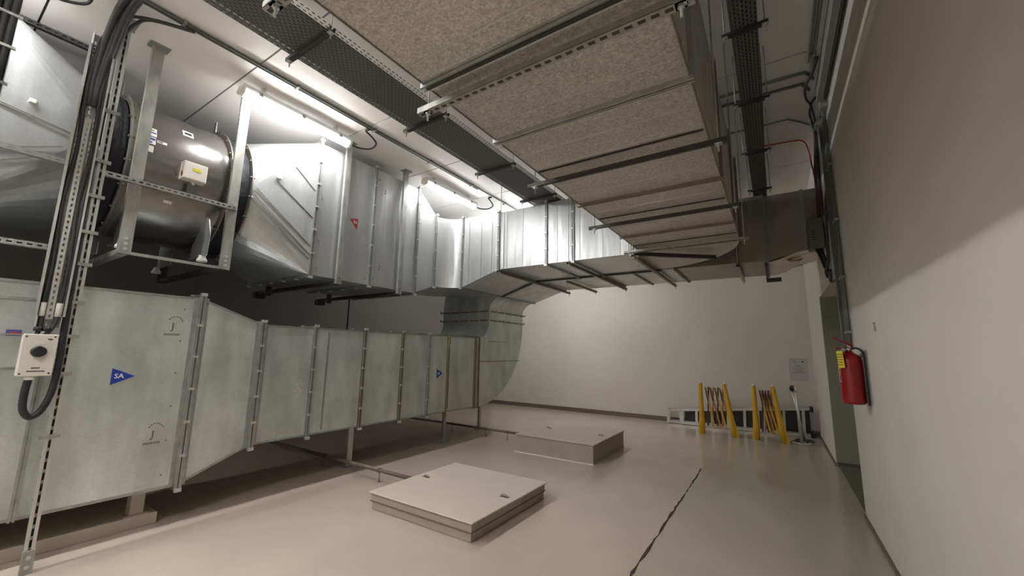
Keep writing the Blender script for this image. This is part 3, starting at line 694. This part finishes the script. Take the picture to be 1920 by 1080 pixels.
trapeze('short channel hanger under the rear crossing duct, near the right wall', (-.36, 6.40), (-.36, 7.80), 2.875, [(-.36, 6.42), (-.36, 7.76)], 'flange', .035, group='hangers of the rear duct')

# ---- perforated rails near the fan
def slotted_rail(label, p, q, face='x', m='strut', m2=None):
    t = thing('slotted_rail', label, 'rail', p)
    p = Vector(p); q = Vector(q); U = (q-p).normalized(); L = (q-p).length; V = Vector((0, 0, 1))
    mb = perf(MB(), p+Vector((0, 0, -.0205)), U, V, L, .041, .05, 1, .028, .013, False); mb.build('slotted_face', m, t)
    mb = MB(); mb.bar(p+Vector((-.02, 0, .0205)), q+Vector((-.02, 0, .0205)), .04, .003); mb.bar(p+Vector((-.02, 0, -.0205)), q+Vector((-.02, 0, -.0205)), .04, .003)
    mb.build('channel_side', m, t); return t
slotted_rail('slotted channel rail running level in front of the fan', (PX+.035, -1.2, 3.04), (PX+.035, 1.80, 3.04))
slotted_rail('lower slotted channel rail behind the riser at the left edge', (PX+.0, -1.2, 2.345), (PX+.0, .60, 2.345))
slotted_rail('dark slotted rail fixed along the ceiling above the left duct', (-5.23, -1.2, CZ-.03), (-5.23, .74, CZ-.03), m='strut_dark')

# ================================================================ RISER AT THE LEFT
rs = thing('strut_post', 'tall slotted strut post from floor to ceiling at the left', 'post', (-4.54, .745, 0))
MB().box(-4.556, .728, .02, -4.552, .762, CZ-.01).build('channel_back', 'strut_dark', rs)  # dark back puts the shade inside the open channel into the colour
MB().box(-4.523, .718, .16, -4.519, .738, CZ-.02).build('channel_lip', 'seam', rs)
MB().box(-4.523, .752, .16, -4.519, .771, CZ-.02).build('channel_lip', 'seam', rs)
perf(MB(), (-4.530, .732, .16), (0, 0, 1), (0, 1, 0), CZ-.17, .026, .075, 1, .050, .016, False).build('slotted_face', 'strut', rs)
mb = MB().box(-4.565, .722, 0.0, -4.52, .726, CZ).box(-4.565, .763, 0.0, -4.52, .767, CZ); mb.build('channel_side', 'strut', rs)
ft = MB().box(-4.519, .712, 0, -4.508, .777, .16).build('foot_bracket', 'strut', rs, bevel=.004)
k = MB()
for z in (.05, .11): k.tube([(-4.508, .745, z), (-4.50, .745, z)], .013, 8)
k.build('bolt', 'seam', ft)
MB().box(-4.60, .68, CZ-.008, -4.47, .81, CZ-.001).box(-4.52, .70, CZ-.10, -4.512, .79, CZ-.008).build('ceiling_plate', 'strut', rs)
k = MB()
for z in (.93, 1.38, 1.66, 1.92, 2.22, 2.48, 2.78, 3.08, 3.52): k.bar((-4.50, .685, z), (-4.50, .79, z), .022, .026)
k.build_each('cross_clamp', 'strut', rs)
rt = thing('cable_riser', 'upright cable tray carrying two thick black cables down to the isolator', 'cable tray', (-4.5, .62, 1.72))
mb = MB().box(-4.50, .553, 1.72, -4.44, .557, 4.12).box(-4.50, .673, 1.72, -4.44, .677, 4.05); mb.box(-4.445, .537, 1.80, -4.44, .557, 4.0).box(-4.445, .673, 1.80, -4.44, .690, 3.95); mb.build_each('side_rail', 'seam', rt)
perf(MB(), (-4.50, .557, 1.72), (0, 0, 1), (0, 1, 0), 2.4, .116, .05, 3, .03, .010, False).build('tray_base', 'strut', rt)
perf(MB(), (-4.462, .596, 1.78), (0, 0, 1), (0, 1, 0), 1.60, .036, .045, 1, .022, .011, False).build('slotted_strip', 'seam', rt)
for i, (yo, sx) in enumerate(((.574, -1), (.655, 1))):
    pts = [(-4.10, .92+yo*.25, 4.34), (-4.25, .70+yo*.2, 4.335), (-4.36, yo+.10, 4.29), (-4.44, yo+.05, 4.16), (-4.465, yo+.02, 4.0), (-4.465, yo, 3.6), (-4.468, yo+.012, 3.1), (-4.462, yo-.008, 2.7), (-4.468, yo+.006, 2.2), (-4.465, yo, 1.9), (-4.465, yo-.006*sx, 1.75), (-4.455, .59+.02*sx, 1.66)]
    c = thing('black_cable', 'thick black cable on the riser, '+('left one of the pair' if i == 0 else 'right one of the pair'), 'cable', (-4.46, yo, 1.66), 'cables down the riser')
    MB().tube(smooth_path(pts, 5), .0135, 10).build('sheath', 'cable', c)
    MB().tube([(-4.465, yo, 1.80), (-4.465, yo, 1.90)], .018, 10).build('white_marker', 'label', c)
    MB().tube([(-4.455, .59+.02*sx, 1.69), (-4.455, .59+.02*sx, 1.72)], .022, 10).build('gland_nut', 'black', c)
c = thing('black_cable', 'bundle of dark cables coming along the ceiling to the riser top', 'cable', (-4.4, .66, 4.3))
for (dy_, dz, r) in ((-.03, .01, .024), (.02, .01, .028), (.0, .03, .022), (.045, .02, .018)):
    MB().tube(smooth_path([(-3.0, .75+dy_, CZ-.07+dz*.3), (-3.6, .70+dy_, CZ-.06+dz*.3), (-4.1, .67+dy_, CZ-.07+dz*.3), (-4.33, .66+dy_, 4.25+dz), (-4.45, .645+dy_, 4.02), (-4.475, .625+dy_*.8, 3.75), (-4.48, .618+dy_*.5, 3.5)], 5), r, 9).build('strand', 'cable', c)
iso = thing('isolator_switch', 'cream isolator box with round black rotary knob on the left post', 'switch', (-4.45, .59, 1.38))
MB().box(-4.50, .508, 1.375, -4.435, .672, 1.665).build('enclosure', 'white', iso, bevel=.008)
lid = MB().box(-4.436, .505, 1.372, -4.418, .675, 1.668).build('lid', 'white', iso, bevel=.006)
k = MB()
for yy in (.522, .658):
    for zz in (1.39, 1.65): k.tube([(-4.419, yy, zz), (-4.4165, yy, zz)], .006, 10)
k.build('screw', 'ink', lid)
kn = MB().tube([(-4.418, .590, 1.545), (-4.392, .590, 1.545), (-4.388, .590, 1.545)], [.040, .038, .030], 28).build('rotary_knob', 'black', iso)
MB().box(-4.390, .580, 1.51, -4.378, .600, 1.58).build('knob_grip', 'black', kn)
MB().box(-4.4185, .565, 1.598, -4.4165, .61, 1.618).build('name_plate', 'inkw', iso)
k = MB()
for j in range(6): k.box(-4.4185, .570+j*.007, 1.424, -4.4172, .5755+j*.007, 1.434)
for j in range(12): k.box(-4.4185, .552+j*.0072, 1.402, -4.4172, .5575+j*.0072, 1.411)
k.box(-4.4185, .622, 1.632, -4.4172, .645, 1.638).box(-4.4185, .628, 1.626, -4.4172, .650, 1.630)
k.build('printed_lines', 'ink', lid)
c = thing('black_hose', 'black corrugated hose looping down from the isolator and back up', 'hose', (-4.46, .62, 1.08))
pts = smooth_path([(-4.455, .575, 1.375), (-4.455, .568, 1.27), (-4.455, .572, 1.16), (-4.455, .592, 1.105), (-4.46, .622, 1.085), (-4.465, .66, 1.12), (-4.47, .69, 1.21), (-4.48, .705, 1.32), (-4.49, .71, 1.50), (-4.50, .705, 1.80), (-4.51, .70, 2.4), (-4.51, .695, 3.2)], 12)
MB().tube(pts, [.020+.0016*(i % 2) for i in range(len(pts))], 12).build('corrugated_tube', 'black', c)
MB().tube([(-4.455, .576, 1.345), (-4.455, .576, 1.378)], .027, 12).build('gland_nut', 'label', c)
# second riser at the very left edge
lr = thing('cable_riser', 'dark cable bundle on an upright tray cut by the left edge of the view', 'cable tray', (-4.5, .13, 2.2))
mb = MB().box(-4.52, .04, 2.2, -4.46, .044, CZ).box(-4.52, .178, 2.2, -4.46, .182, CZ); mb.build('side_rail', 'strut', lr)
perf(MB(), (-4.52, .044, 2.2), (0, 0, 1), (0, 1, 0), 2.18, .134, .05, 3, .03, .012, False).build('tray_base', 'strut', lr)
for yo in (.075, .12, .155):
    MB().tube(smooth_path([(-4.43, yo, CZ-.01), (-4.46, yo+.004, 4.1), (-4.475, yo, 3.7), (-4.475, yo-.006, 3.2), (-4.475, yo, 2.7), (-4.475, yo, 2.2)], 5), .023, 9).build('cable_strand', 'cable', lr)
k = MB()
for z in (3.42, 3.70, 3.95): k.bar((-4.455, .03, z), (-4.455, .20, z), .02, .02)
k.build_each('cross_clamp', 'strut', lr)

# ================================================================ LAMPS
def lamp(y0, label, x=-4.50, tube='tube'):
    L = 1.31; z1 = 4.325; zb = 4.268; t = thing('batten_light', label, 'lamp', (x, y0+L/2, 4.21), 'linear ceiling lights')
    MB().prism([(x-.055, zb-.003), (x-.07, zb+.012), (x-.06, z1), (x+.06, z1), (x+.07, zb+.012), (x+.055, zb-.003)], 1, y0+.01, y0+L-.01).build('housing', 'lampbase', t)
    prof = [(x+.060*math.cos(a), zb+.060*math.sin(a)) for a in [PI+PI*k/12 for k in range(13)]]
    MB().prism(prof, 1, y0+.035, y0+L-.035).build('diffuser', tube, t)
    prof2 = [(x+.066*math.cos(a), zb+.002+.066*math.sin(a)) for a in [PI+PI*k/12 for k in range(13)]]
    MB().prism(prof2, 1, y0, y0+.035).build('end_cap', 'lampbase', t); MB().prism(prof2, 1, y0+L-.035, y0+L).build('end_cap', 'lampbase', t)
    for s_ in (-1, 1):
        for yy in (.18, .65, 1.13): MB().box(x+s_*.064, y0+yy-.018, zb-.012, x+s_*.078, y0+yy+.018, zb+.03).build('clip', 'greypipe', t)
    for yy in (.22, 1.09): MB().box(x-.03, y0+yy-.015, z1, x+.03, y0+yy+.015, CZ).build('spacer_bracket', 'lampbase', t)
    MB().tube([(x, y0+L, zb+.01), (x, y0+L+.02, zb+.01)], .013, 8).build('cable_gland', 'black', t)
    return t
lamp(-3.72, 'linear ceiling light behind the viewpoint'); lamp(-3.72, 'added linear ceiling light, unseen behind the viewpoint, over by the left wall', -6.9)  # left-wall lamp is added, raising the shadow edge on the right wall
lamp(-1.35, 'linear ceiling light above the viewer, between the wide tray and the big duct', -2.0, 'tube_mid'); lamp(-4.1, 'linear ceiling light behind the viewpoint, between the wide tray and the big duct', -2.0, 'tube_mid')
lamp(-1.06, 'bright linear ceiling light cut by the top left edge')
lamp(6.45, 'linear ceiling light hidden behind the crossing ducts', tube='tube_mid'); lamp(7.85, 'added linear ceiling light hidden behind the crossing ducts, brightening the far wall', tube='tube_mid')  # the second, nearest the far wall, is added to brighten that wall
lamp(1.62, 'bright linear ceiling light above the fan, largest in view', tube='tube_mid'); lamp(4.275, 'bright linear ceiling light near the duct elbow, farther away', tube='tube_dim')
for ye, nm in ((.25, 'top left light'), (2.93, 'light above the fan'), (5.585, 'far light')):
    c = thing('lamp_cable', 'black cable looping from the '+nm+' to the ceiling conduit', 'cable', (-4.4, ye, 4.25), 'lamp cables')
    MB().tube(smooth_path([(-4.50, ye, 4.275), (-4.47, ye+.10, 4.25), (-4.37, ye+.22, 4.26), (-4.25, ye+.22, 4.30), (-4.22, ye+.10, 4.35), (-4.22, ye+.03, 4.375), (-4.18, ye+.02, 4.38)], 6), .011, 8).build('sheath', 'black', c)
    MB().tube([(-4.20, ye+.02, 4.378), (-4.14, ye+.02, 4.378)], .018, 8).build('gland_nut', 'black', c)
cd = thing('ceiling_conduit', 'pair of grey conduits along the ceiling beside the lights', 'conduit', (-4.12, 2, CZ-.02))
MB().tube([(-4.105, -4, CZ-.020), (-4.105, 6.6, CZ-.020)], .013, 8).tube([(-4.145, -4, CZ-.018), (-4.145, 5.2, CZ-.018)], .010, 8).build('conduit_pipe', 'darkpipe', cd)
k = MB()
for i in range(9): k.box(-4.165, -2+1.0*i, CZ-.036, -4.085, -1.98+1.0*i, CZ-.001)
k.build_each('saddle_clip', 'greypipe', cd)

# ================================================================ RIGHT SIDE SERVICES
def conduit(label, paths, r, m, clips=None, name='wall_conduit'):
    t = thing(name, label, 'conduit', paths[0][0])
    for p in paths: MB().tube(p, r, 8).build('conduit_pipe', m, t)
    if clips:
        k = MB()
        for (x, y, z, ax) in clips:
            if ax == 'y': k.box(x-.022, y-.01, z-.022, x+.022, y+.01, CZ-.001)
            else: k.box(x-.02, y-.022, z-.01, XR-.001, y+.022, z+.01)
        k.build_each('saddle_clip', 'greypipe', t)
    return t
vy = (5.12, 5.19, 5.26)
conduit('three upright grey conduits on the right wall above the extinguisher', [smooth_path([(.625, -1.0, 4.35-.03*i), (.625, 4.85, 4.35-.03*i), (.625, 5.02+.07*i, 4.33-.03*i), (.625, y, 4.24-.03*i), (.625, y, 3.9), (.625, y+.01, 1.72)], 5) for i, y in enumerate(vy)], .014, 'darkpipe', [(.625, y, z, 'x') for y in vy for z in (3.6, 3.0, 2.4, 1.85)])
tk = thing('wall_trunking', 'dark slim trunking upright on the right wall beside the conduits', 'trunking', (.62, 5.36, 1.75))
MB().box(.59, 5.33, 1.75, XR-.001, 5.39, 4.15).build('trunking_body', 'darkpipe', tk, bevel=.002)
conduit('white surface conduit along the top corner of the right wall', [[(.632, -4, 4.385), (.632, 5.15, 4.385)]], .012, 'label', name='ceiling_conduit')
conduit('pair of grey conduits along the ceiling by the right wall', [[(.50, -4, CZ-.018), (.50, 4.6, CZ-.018)], [(.46, -4, CZ-.018), (.46, 4.4, CZ-.018)]], .016, 'greypipe', [(.50, 3.2, CZ-.018, 'y'), (.46, 3.2, CZ-.018, 'y'), (.50, 4.3, CZ-.018, 'y')], name='ceiling_conduit')
conduit('two dark conduits crossing the ceiling from the big duct to the right wall', [smooth_path([(-.9, 4.56, CZ-.016), (.3, 4.56, CZ-.016), (.46, 4.60, CZ-.016), (.52, 4.72, CZ-.016)], 4), smooth_path([(-.9, 4.76, CZ-.016), (.3, 4.76, CZ-.016), (.44, 4.79, CZ-.016), (.50, 4.92, CZ-.016)], 4)], .015, 'darkpipe', name='ceiling_conduit')
conduit('thin bent grey conduit crossing the ceiling behind the narrow tray', [smooth_path([(-.9, 5.45, CZ-.012), (.20, 5.45, CZ-.012), (.34, 5.47, CZ-.012), (.55, 5.72, CZ-.012)], 4)], .010, 'darkpipe', name='ceiling_conduit')
conduit('thin red conduit crossing the ceiling and dropping at the right wall', [smooth_path([(-.14, 6.02, CZ-.014), (.35, 6.06, CZ-.012), (.50, 6.10, CZ-.03), (.55, 6.15, 4.25), (.57, 6.2, 4.10), (.60, 6.3, 3.9)], 5)], .009, 'redpipe', name='red_conduit')
conduit('two brown conduits dropping down the right wall to the grey panel', [smooth_path([(.60, 5.75, CZ-.02), (.605, 5.9, 4.2), (.61, 6.28, 3.95), (.61, 6.40, 3.38)], 5), smooth_path([(.625, 5.95, CZ-.02), (.625, 6.05, 4.15), (.625, 6.15, 3.9), (.625, 6.22, 3.38)], 5)], .020, 'brownpipe')
bx = thing('control_panel', 'small grey vented box on the duct end beside the right wall', 'box', (.56, 6.42, 2.97))
MB().box(.475, 6.33, 2.98, .635, 6.528, 3.39).build('enclosure', 'box', bx, bevel=.006)
k = MB()
for i in range(4): k.box(.50, 6.325, 3.20-.035*i, .545, 6.331, 3.212-.035*i)
k.build('vent_slot', 'ink', bx)
c = thing('cable_tangle', 'tangle of black cables hanging below the grey box on the right wall', 'cable', (.6, 6.3, 2.8))
for i, P in enumerate(([(.58, 6.38, 2.98), (.60, 6.3, 2.86), (.615, 6.2, 2.72), (.62, 6.08, 2.80), (.62, 5.95, 3.05), (.62, 5.75, 3.35), (.622, 5.5, 3.50)],
                       [(.54, 6.36, 2.98), (.575, 6.30, 2.84), (.60, 6.18, 2.68), (.62, 6.05, 2.78), (.625, 5.9, 3.15), (.625, 5.7, 3.30)],
                       [(.60, 6.36, 2.98), (.60, 6.25, 2.88), (.61, 6.15, 2.76), (.62, 6.2, 2.66), (.62, 6.12, 2.60), (.62, 6.0, 2.62)],
                       [(.57, 6.36, 2.98), (.60, 6.22, 2.80), (.62, 6.3, 2.60), (.62, 6.4, 2.68), (.61, 6.34, 2.85)])):
    MB().tube(smooth_path(P, 6), .014, 8).build('strand', 'cable', c)
MB().tube(smooth_path([(.56, 6.36, 2.98), (.61, 6.32, 2.78), (.63, 6.26, 2.56), (.63, 6.10, 2.50), (.63, 5.98, 2.62)], 6), .005, 6).build('strand', 'brownpipe', c)
conduit('short dark conduit hooking under the cable tangle above the doorway', [smooth_path([(.625, 6.0, 2.64), (.625, 6.02, 2.52), (.62, 5.92, 2.47), (.62, 5.6, 2.45), (.62, 5.42, 2.47)], 5)], .011, 'cable')
c = thing('cable_tangle', 'black cables snaking along the ceiling corner of the right wall', 'cable', (.55, 4.9, 4.3))
MB().tube(smooth_path([(.53, 4.35, CZ-.03), (.50, 4.6, CZ-.04), (.46, 4.8, CZ-.03), (.47, 5.0, CZ-.05), (.52, 5.15, CZ-.06), (.56, 5.35, 4.28), (.58, 5.6, 4.24), (.60, 5.8, 4.15)], 6), .012, 8).build('strand', 'cable', c)
MB().tube(smooth_path([(.61, 4.75, 4.36), (.60, 4.95, 4.35), (.54, 5.10, 4.35), (.52, 5.3, 4.34), (.55, 5.5, 4.31), (.60, 5.75, 4.20), (.61, 6.1, 4.05)], 6), .012, 8).build('strand', 'cable', c)
MB().box(.585, 5.0, 4.20, .648, 5.10, 4.30).box(.57, 5.42, 4.22, .648, 5.56, 4.33).build_each('junction_box', 'greypipe', c)

# ================================================================ EXTINGUISHER
ex = thing('fire_extinguisher', 'red fire extinguisher with a yellow tag hanging on the right wall', 'fire extinguisher', (.53, 4.62, 1.2))
ex_x, ex_y = .545, 4.62
prof = [(.0, 1.205), (.070, 1.205), (.084, 1.215), (.086, 1.23), (.086, 1.57), (.080, 1.60), (.060, 1.625), (.034, 1.64), (.026, 1.655), (.0, 1.655)]
n = 32; mb = MB(); mb.loft([[Vector((ex_x+r*math.cos(2*PI*k/n), ex_y+r*math.sin(2*PI*k/n), z)) for k in range(n)] for r, z in prof], True)
body = mb.build('cylinder_body', 'extred', ex)
k = MB()
for i in range(7):
    a0 = math.radians(185); z = 1.50-.018*i
    for j in range(5):
        a = a0+j*.10; 
        if (i+j) % 4 == 3: continue
        p0 = Vector((ex_x+.0868*math.cos(a), ex_y+.0868*math.sin(a), z)); p1 = Vector((ex_x+.0868*math.cos(a+.07), ex_y+.0868*math.sin(a+.07), z)); k.bar(p0, p1, .001, .006)
k.build('printed_lines', 'inkw', body)
MB().tube([(ex_x, ex_y, 1.65), (ex_x, ex_y, 1.69)], .022, 14).build('valve', 'chrome', ex)
MB().bar((ex_x+.03, ex_y+.01, 1.69), (ex_x-.10, ex_y-.03, 1.675), .026, .012).bar((ex_x+.03, ex_y+.01, 1.70), (ex_x-.11, ex_y-.035, 1.775), .028, .012).build('lever_handle', 'extred', ex)
MB().tube(smooth_path([(ex_x+.02, ex_y-.02, 1.675), (ex_x+.05, ex_y-.05, 1.68), (ex_x+.085, ex_y-.065, 1.64), (ex_x+.09, ex_y-.06, 1.5), (ex_x+.088, ex_y-.06, 1.3), (ex_x+.088, ex_y-.06, 1.2)], 6), .009, 8).build('hose', 'black', ex)
g = MB().tube([(ex_x-.03, ex_y-.03, 1.665), (ex_x-.045, ex_y-.045, 1.665)], .018, 14).build('pressure_gauge', 'chrome', ex)
tg = MB().bar((ex_x-.075, ex_y-.075, 1.655), (ex_x-.068, ex_y-.085, 1.51), .055, .0015, up=(-1, -1, 0)).build('inspection_tag', 'yellowtag', ex)
k = MB()
for i in range(5): k.bar((ex_x-.096+.003, ex_y-.060, 1.625-.022*i), (ex_x-.063+.003, ex_y-.100, 1.625-.022*i), .001, .005)
k.build('tag_print', 'ink', tg)
MB().box(.642, 4.48, 1.22, .649, 4.68, 1.66).build('wall_bracket', 'strut', ex)
MB().box(.62, 4.56, 1.60, .645, 4.66, 1.635).build('bracket_hook', 'darkpipe', ex)

# ================================================================ FLOOR ITEMS
def hatch(label, x0, x1, y0, y1, zt, style, hpos):
    t = thing('access_hatch', label, 'hatch', ((x0+x1)/2, (y0+y1)/2, 0), 'raised floor hatches')
    if style == 1:
        MB().box(x0+.03, y0+.03, 0, x1-.03, y1-.03, .085).build('curb', 'hatch2', t, bevel=.008)
        MB().box(x0+.022, y0+.022, .082, x1-.022, y1-.022, .158).build('upper_frame', 'hatch2', t, bevel=.004)
        MB().box(x0+.016, y0+.016, .078, x1-.016, y1-.016, .086).build('frame_lip', 'base', t)
        MB().box(x0+.018, y0+.018, .146, x1-.018, y1-.018, .158).build('lid_shade_band', 'base', t)  # dark band standing in for the shaded groove below the lid
    else:
        MB().box(x0+.02, y0+.02, 0, x1-.02, y1-.02, zt-.01).build('curb', 'hatch2', t, bevel=.006)
        MB().box(x0-.01, y0-.02, 0, x1-.01, y0+.02, .006).build('grout_bead', 'label', t)
    lid = MB().box(x0, y0, zt-.014, x1, y1, zt).build('lid', 'hatch', t, bevel=.006)
    for hx, hy in hpos:
        h = MB().box(hx-.05, hy-.022, zt, hx+.05, hy+.022, zt+.002).build('handle_recess', 'base', lid)
        MB().tube(smooth_path([(hx-.035, hy, zt+.002), (hx-.028, hy, zt+.018), (hx, hy, zt+.022), (hx+.028, hy, zt+.018), (hx+.035, hy, zt+.002)], 4), .005, 6).build('pull_ring', 'greypipe', lid)
hatch('low square hatch on the floor, nearest the viewer', -3.585, -2.237, 2.875, 4.22, .17, 1, ((-3.45, 3.56), (-2.37, 3.56)))
hatch('taller square hatch on the floor, farther from the viewer', -3.67, -2.31, 5.79, 7.24, .28, 2, ((-3.45, 6.55), (-2.47, 6.50)))
def floorpipe(label, y, x0, x1, cl):
    t = thing('floor_pipe', label, 'pipe', ((x0+x1)/2, y, 0))
    MB().tube([(x0, y, .135), (x1, y, .135)], .023, 12).build('pipe_run', 'base', t)
    for x in cl:
        MB().tube([(x, y, 0), (x, y, .115)], .006, 6).tube([(x-.01, y, .135), (x+.01, y, .135)], .030, 12).box(x-.02, y-.02, 0, x+.02, y+.02, .004).build('pipe_clip', 'base', t)
floorpipe('dark pipe on clips running from under the low duct to the near hatch', 3.50, -7.0, -3.56, (-5.28, -4.18))
floorpipe('dark pipe on clips running from under the low duct to the far hatch', 6.45, -7.0, -3.65, (-5.6, -4.25, -4.75))
pl = thing('plinth', 'long low painted plinth under the nearest part of the low duct', 'plinth', (-5.3, -.5, 0))
MB().box(-5.95, -3.5, 0, -4.86, 1.56, .10).build('plinth_body', 'plinth', pl, bevel=.006)
fb = thing('pedestal', 'painted square pedestal on the end of the plinth under the duct', 'support', (-4.95, 1.42, .1))
MB().box(-5.02, 1.33, .10, -4.88, 1.50, .112).build('base_plate', 'plinth', fb, bevel=.002)
MB().box(-4.99, 1.365, .112, -4.89, 1.465, .29)  .build('stub_column', 'plinth', fb, bevel=.006)
MB().tube([(-4.94, 1.415, .29), (-4.94, 1.415, .31), (-4.94, 1.415, .33)], [.03, .03, .02], 8).build('levelling_nut', 'strut', fb)
for i, (x, y) in enumerate(((-5.08, 3.70), (-5.02, 5.56), (-5.30, 6.95))):
    zt = .578 if i < 2 else .68
    t = thing('floor_stand', 'galvanised channel stand under the low duct, '+('behind the near pipe clip', 'below the striped tape', 'beside the far pipe')[i], 'support', (x, y, 0), 'stands of the low duct')
    cchan_v(x+.02, y, .006, zt, .08 if i == 0 else .06, .04).build('channel', 'seam' if i == 0 else 'strut', t)
    MB().box(x-.09, y-.08, 0, x+.08, y+.08, .008).build('base_plate', 'strut', t)
    MB().box(x-.06, y-.10, zt-.03, x+.03, y+.05, zt-.022).build('head_plate', 'strut', t)

# step ladder lying on its side along the far wall
ld = thing('step_ladder', 'aluminium step ladder lying on its side along the far wall', 'ladder', (-.9, 10.38, 0))
def lz(x): return .30+.27*(x+2.22)/2.8
for yy, nm in ((10.30, 'front'), (10.44, 'rear')):
    MB().bar((-2.22, yy, .045), (.50, yy, .035), .025, .055).build('stile', 'alu', ld)
    MB().bar((-2.22, yy, lz(-2.22)), (.52, yy, lz(.52)), .025, .055).build('stile', 'alu', ld)
for i, x in enumerate((-2.20, -1.93, -1.62, -1.30, -.98, -.66, -.30, .05, .38)):
    MB().bar((x, 10.30, .05), (x+.01, 10.30, lz(x)), .075 if i == 1 else (.05 if i else .02), .03, up=(0, 1, 0)).build('step', 'alu', ld)
for x in (-2.0, -1.2, -.4, .3): MB().bar((x, 10.44, .05), (x, 10.44, lz(x)), .03, .02, up=(0, 1, 0)).build('rear_bar', 'alu', ld)
MB().box(.50, 10.27, .5, .56, 10.47, .60).box(.48, 10.27, .01, .54, 10.47, .08).build('rubber_foot', 'black', ld)
MB().add([(-1.90, 10.50, .05), (.50, 10.50, .05), (.50, 10.50, .54), (-1.90, 10.50, .31), (-1.90, 10.53, .05), (.50, 10.53, .05), (.50, 10.53, .54), (-1.90, 10.53, .31)], [(0, 1, 2, 3), (7, 6, 5, 4), (0, 4, 5, 1), (1, 5, 6, 2), (2, 6, 7, 3), (3, 7, 4, 0)]).build('shade_panel', 'strut_dark', ld)  # added dark sheet standing in for the shade between the rails
MB().box(-2.26, 10.27, .01, -2.21, 10.47, .34).build('top_cap', 'alu', ld)

# expanding barriers, folded
def barrier(label, xa, xb, y, lean, seed):
    rnd = random.Random(seed)
    t = thing('expanding_barrier', label, 'barrier', ((xa+xb)/2, y, 0), 'folded expanding barriers')
    for i, (xt, xf) in enumerate(((xa+.06, xa+.06), (xb-lean, xb-.03))):
        ym = y-.05*i
        p = MB().tube([(xf, ym, 0.0), (xf+(xt-xf)*.25, ym, .25), (xf+(xt-xf)*.55, y, .55), (xt, y, 1.0), (xt, y, 1.02)], [.050, .056, .046, .040, .034], 14); ps = p.build('end_post', 'yellow', t)
        sg = -1 if i == 0 else 1
        MB().bar((xf+sg*.055, ym-.02, 0), (xf+(xt-xf)*.4+sg*.01, ym, .42), .035, .06, up=(1, 0, 0)).build('foot_brace', 'yellow', t)
        MB().tube([(xt, y, 1.02), (xt, y, 1.035), (xt, y, 1.065)], [.034, .02, .012], 12).build('post_cap', 'label', ps)
    n = 4; x0 = xa+.16; x1 = xb-lean-.08
    for i in range(n):
        f = i/(n-1); xt = x0+(x1-x0)*f
        MB().bar((xt, y+.02*(i % 2), .95-.02*i), (xt+.13+.05*f, y-.01+.02*(i % 2), .13), .012, .032, up=(1, 0, 0)).build('slat', 'orange' if i % 2 else 'yellow', t)
        MB().bar((xt+.05, y+.06, .94), (xt+.0, y+.05, .15), .012, .03, up=(1, 0, 0)).build('slat', 'darkred' if i % 2 == 0 else 'orange', t)
        MB().bar((xt-.004, y-.028, .93), (xt+.035, y-.03, .66), .006, .022, up=(1, 0, 0)).build_each('reflector_strip', 'darkred', t)
    return t
barrier('folded yellow expanding barrier, left one of the two by the ladder', -1.44, -.76, 9.46, .17, 1)
barrier('folded yellow expanding barrier, right one of the two by the ladder', -.47, .06, 9.40, .15, 2)
def stanchion(label, x, y, lean, r, m):
    t = thing('stanchion_post', label, 'post', (x, y, 0), 'belt posts in the far right corner')
    MB().tube([(x, y, 0), (x, y, .012), (x, y, .022), (x, y, .03)], [r, r, r*.8, .05], 28).build('base_disc', m, t)
    MB().tube([(x, y, .02), (x-lean, y, .92)], .022 if lean < .03 else .018, 14).build('pole', 'alu', t)
    h = MB().tube([(x-lean, y, .92), (x-lean, y, .93), (x-lean, y, 1.02), (x-lean, y, 1.035)], [.022, .034, .034, .02], 14).build('belt_head', 'black' if m == 'strut_dark' else 'chrome', t)
    MB().box(x-lean-.045, y-.012, .94, x-lean-.02, y+.012, 1.01).build('belt_clip', 'black', t)
stanchion('chrome belt post with round base in the far right corner', .30, 9.60, .02, .17, 'chrome')
stanchion('dark-headed belt post leaning beside the chrome one', .36, 9.86, .13, .16, 'strut_dark')
# notice on the far wall
nt_ = thing('paper_notice', 'printed paper notice in a clear sleeve on the far wall', 'notice', (.39, YF-.004, 1.1))
MB().box(.235, YF-.006, 1.09, .555, YF-.001, 1.56).build('sheet', 'notice', nt_)
k = MB()
MB().box(.235, YF-.0085, 1.55, .555, YF-.006, 1.56).box(.235, YF-.0085, 1.15, .242, YF-.006, 1.56).build('sleeve_edge', 'greypipe', nt_)
k.tube([(.47, YF-.009, 1.495), (.47, YF-.006, 1.495)], .017, 12)
for i, (a, b) in enumerate(((.33, .44), (.29, .49), (.33, .47), (.29, .50))):
    x = a; z = 1.40-.045*i
    while x < b:
        w_ = random.uniform(.012, .034); k.box(x, YF-.0072, z, min(x+w_, b), YF-.006, z+.011); x += w_+.008
k.box(.30, YF-.0072, 1.49, .345, YF-.006, 1.498).box(.31, YF-.0072, 1.47, .335, YF-.006, 1.476)
k.build('printed_lines', 'ink', nt_)
# small fixings on the right wall
wf = thing('wall_anchor', 'small metal anchor on the right wall above the extinguisher', 'anchor', (XR, 3.95, 1.78))
MB().box(XR-.010, 4.03, 1.80, XR-.001, 4.05, 1.85).tube([(XR-.001, 4.04, 1.86), (XR-.014, 4.04, 1.86)], .006, 8).build('anchor_plate', 'greypipe', wf)
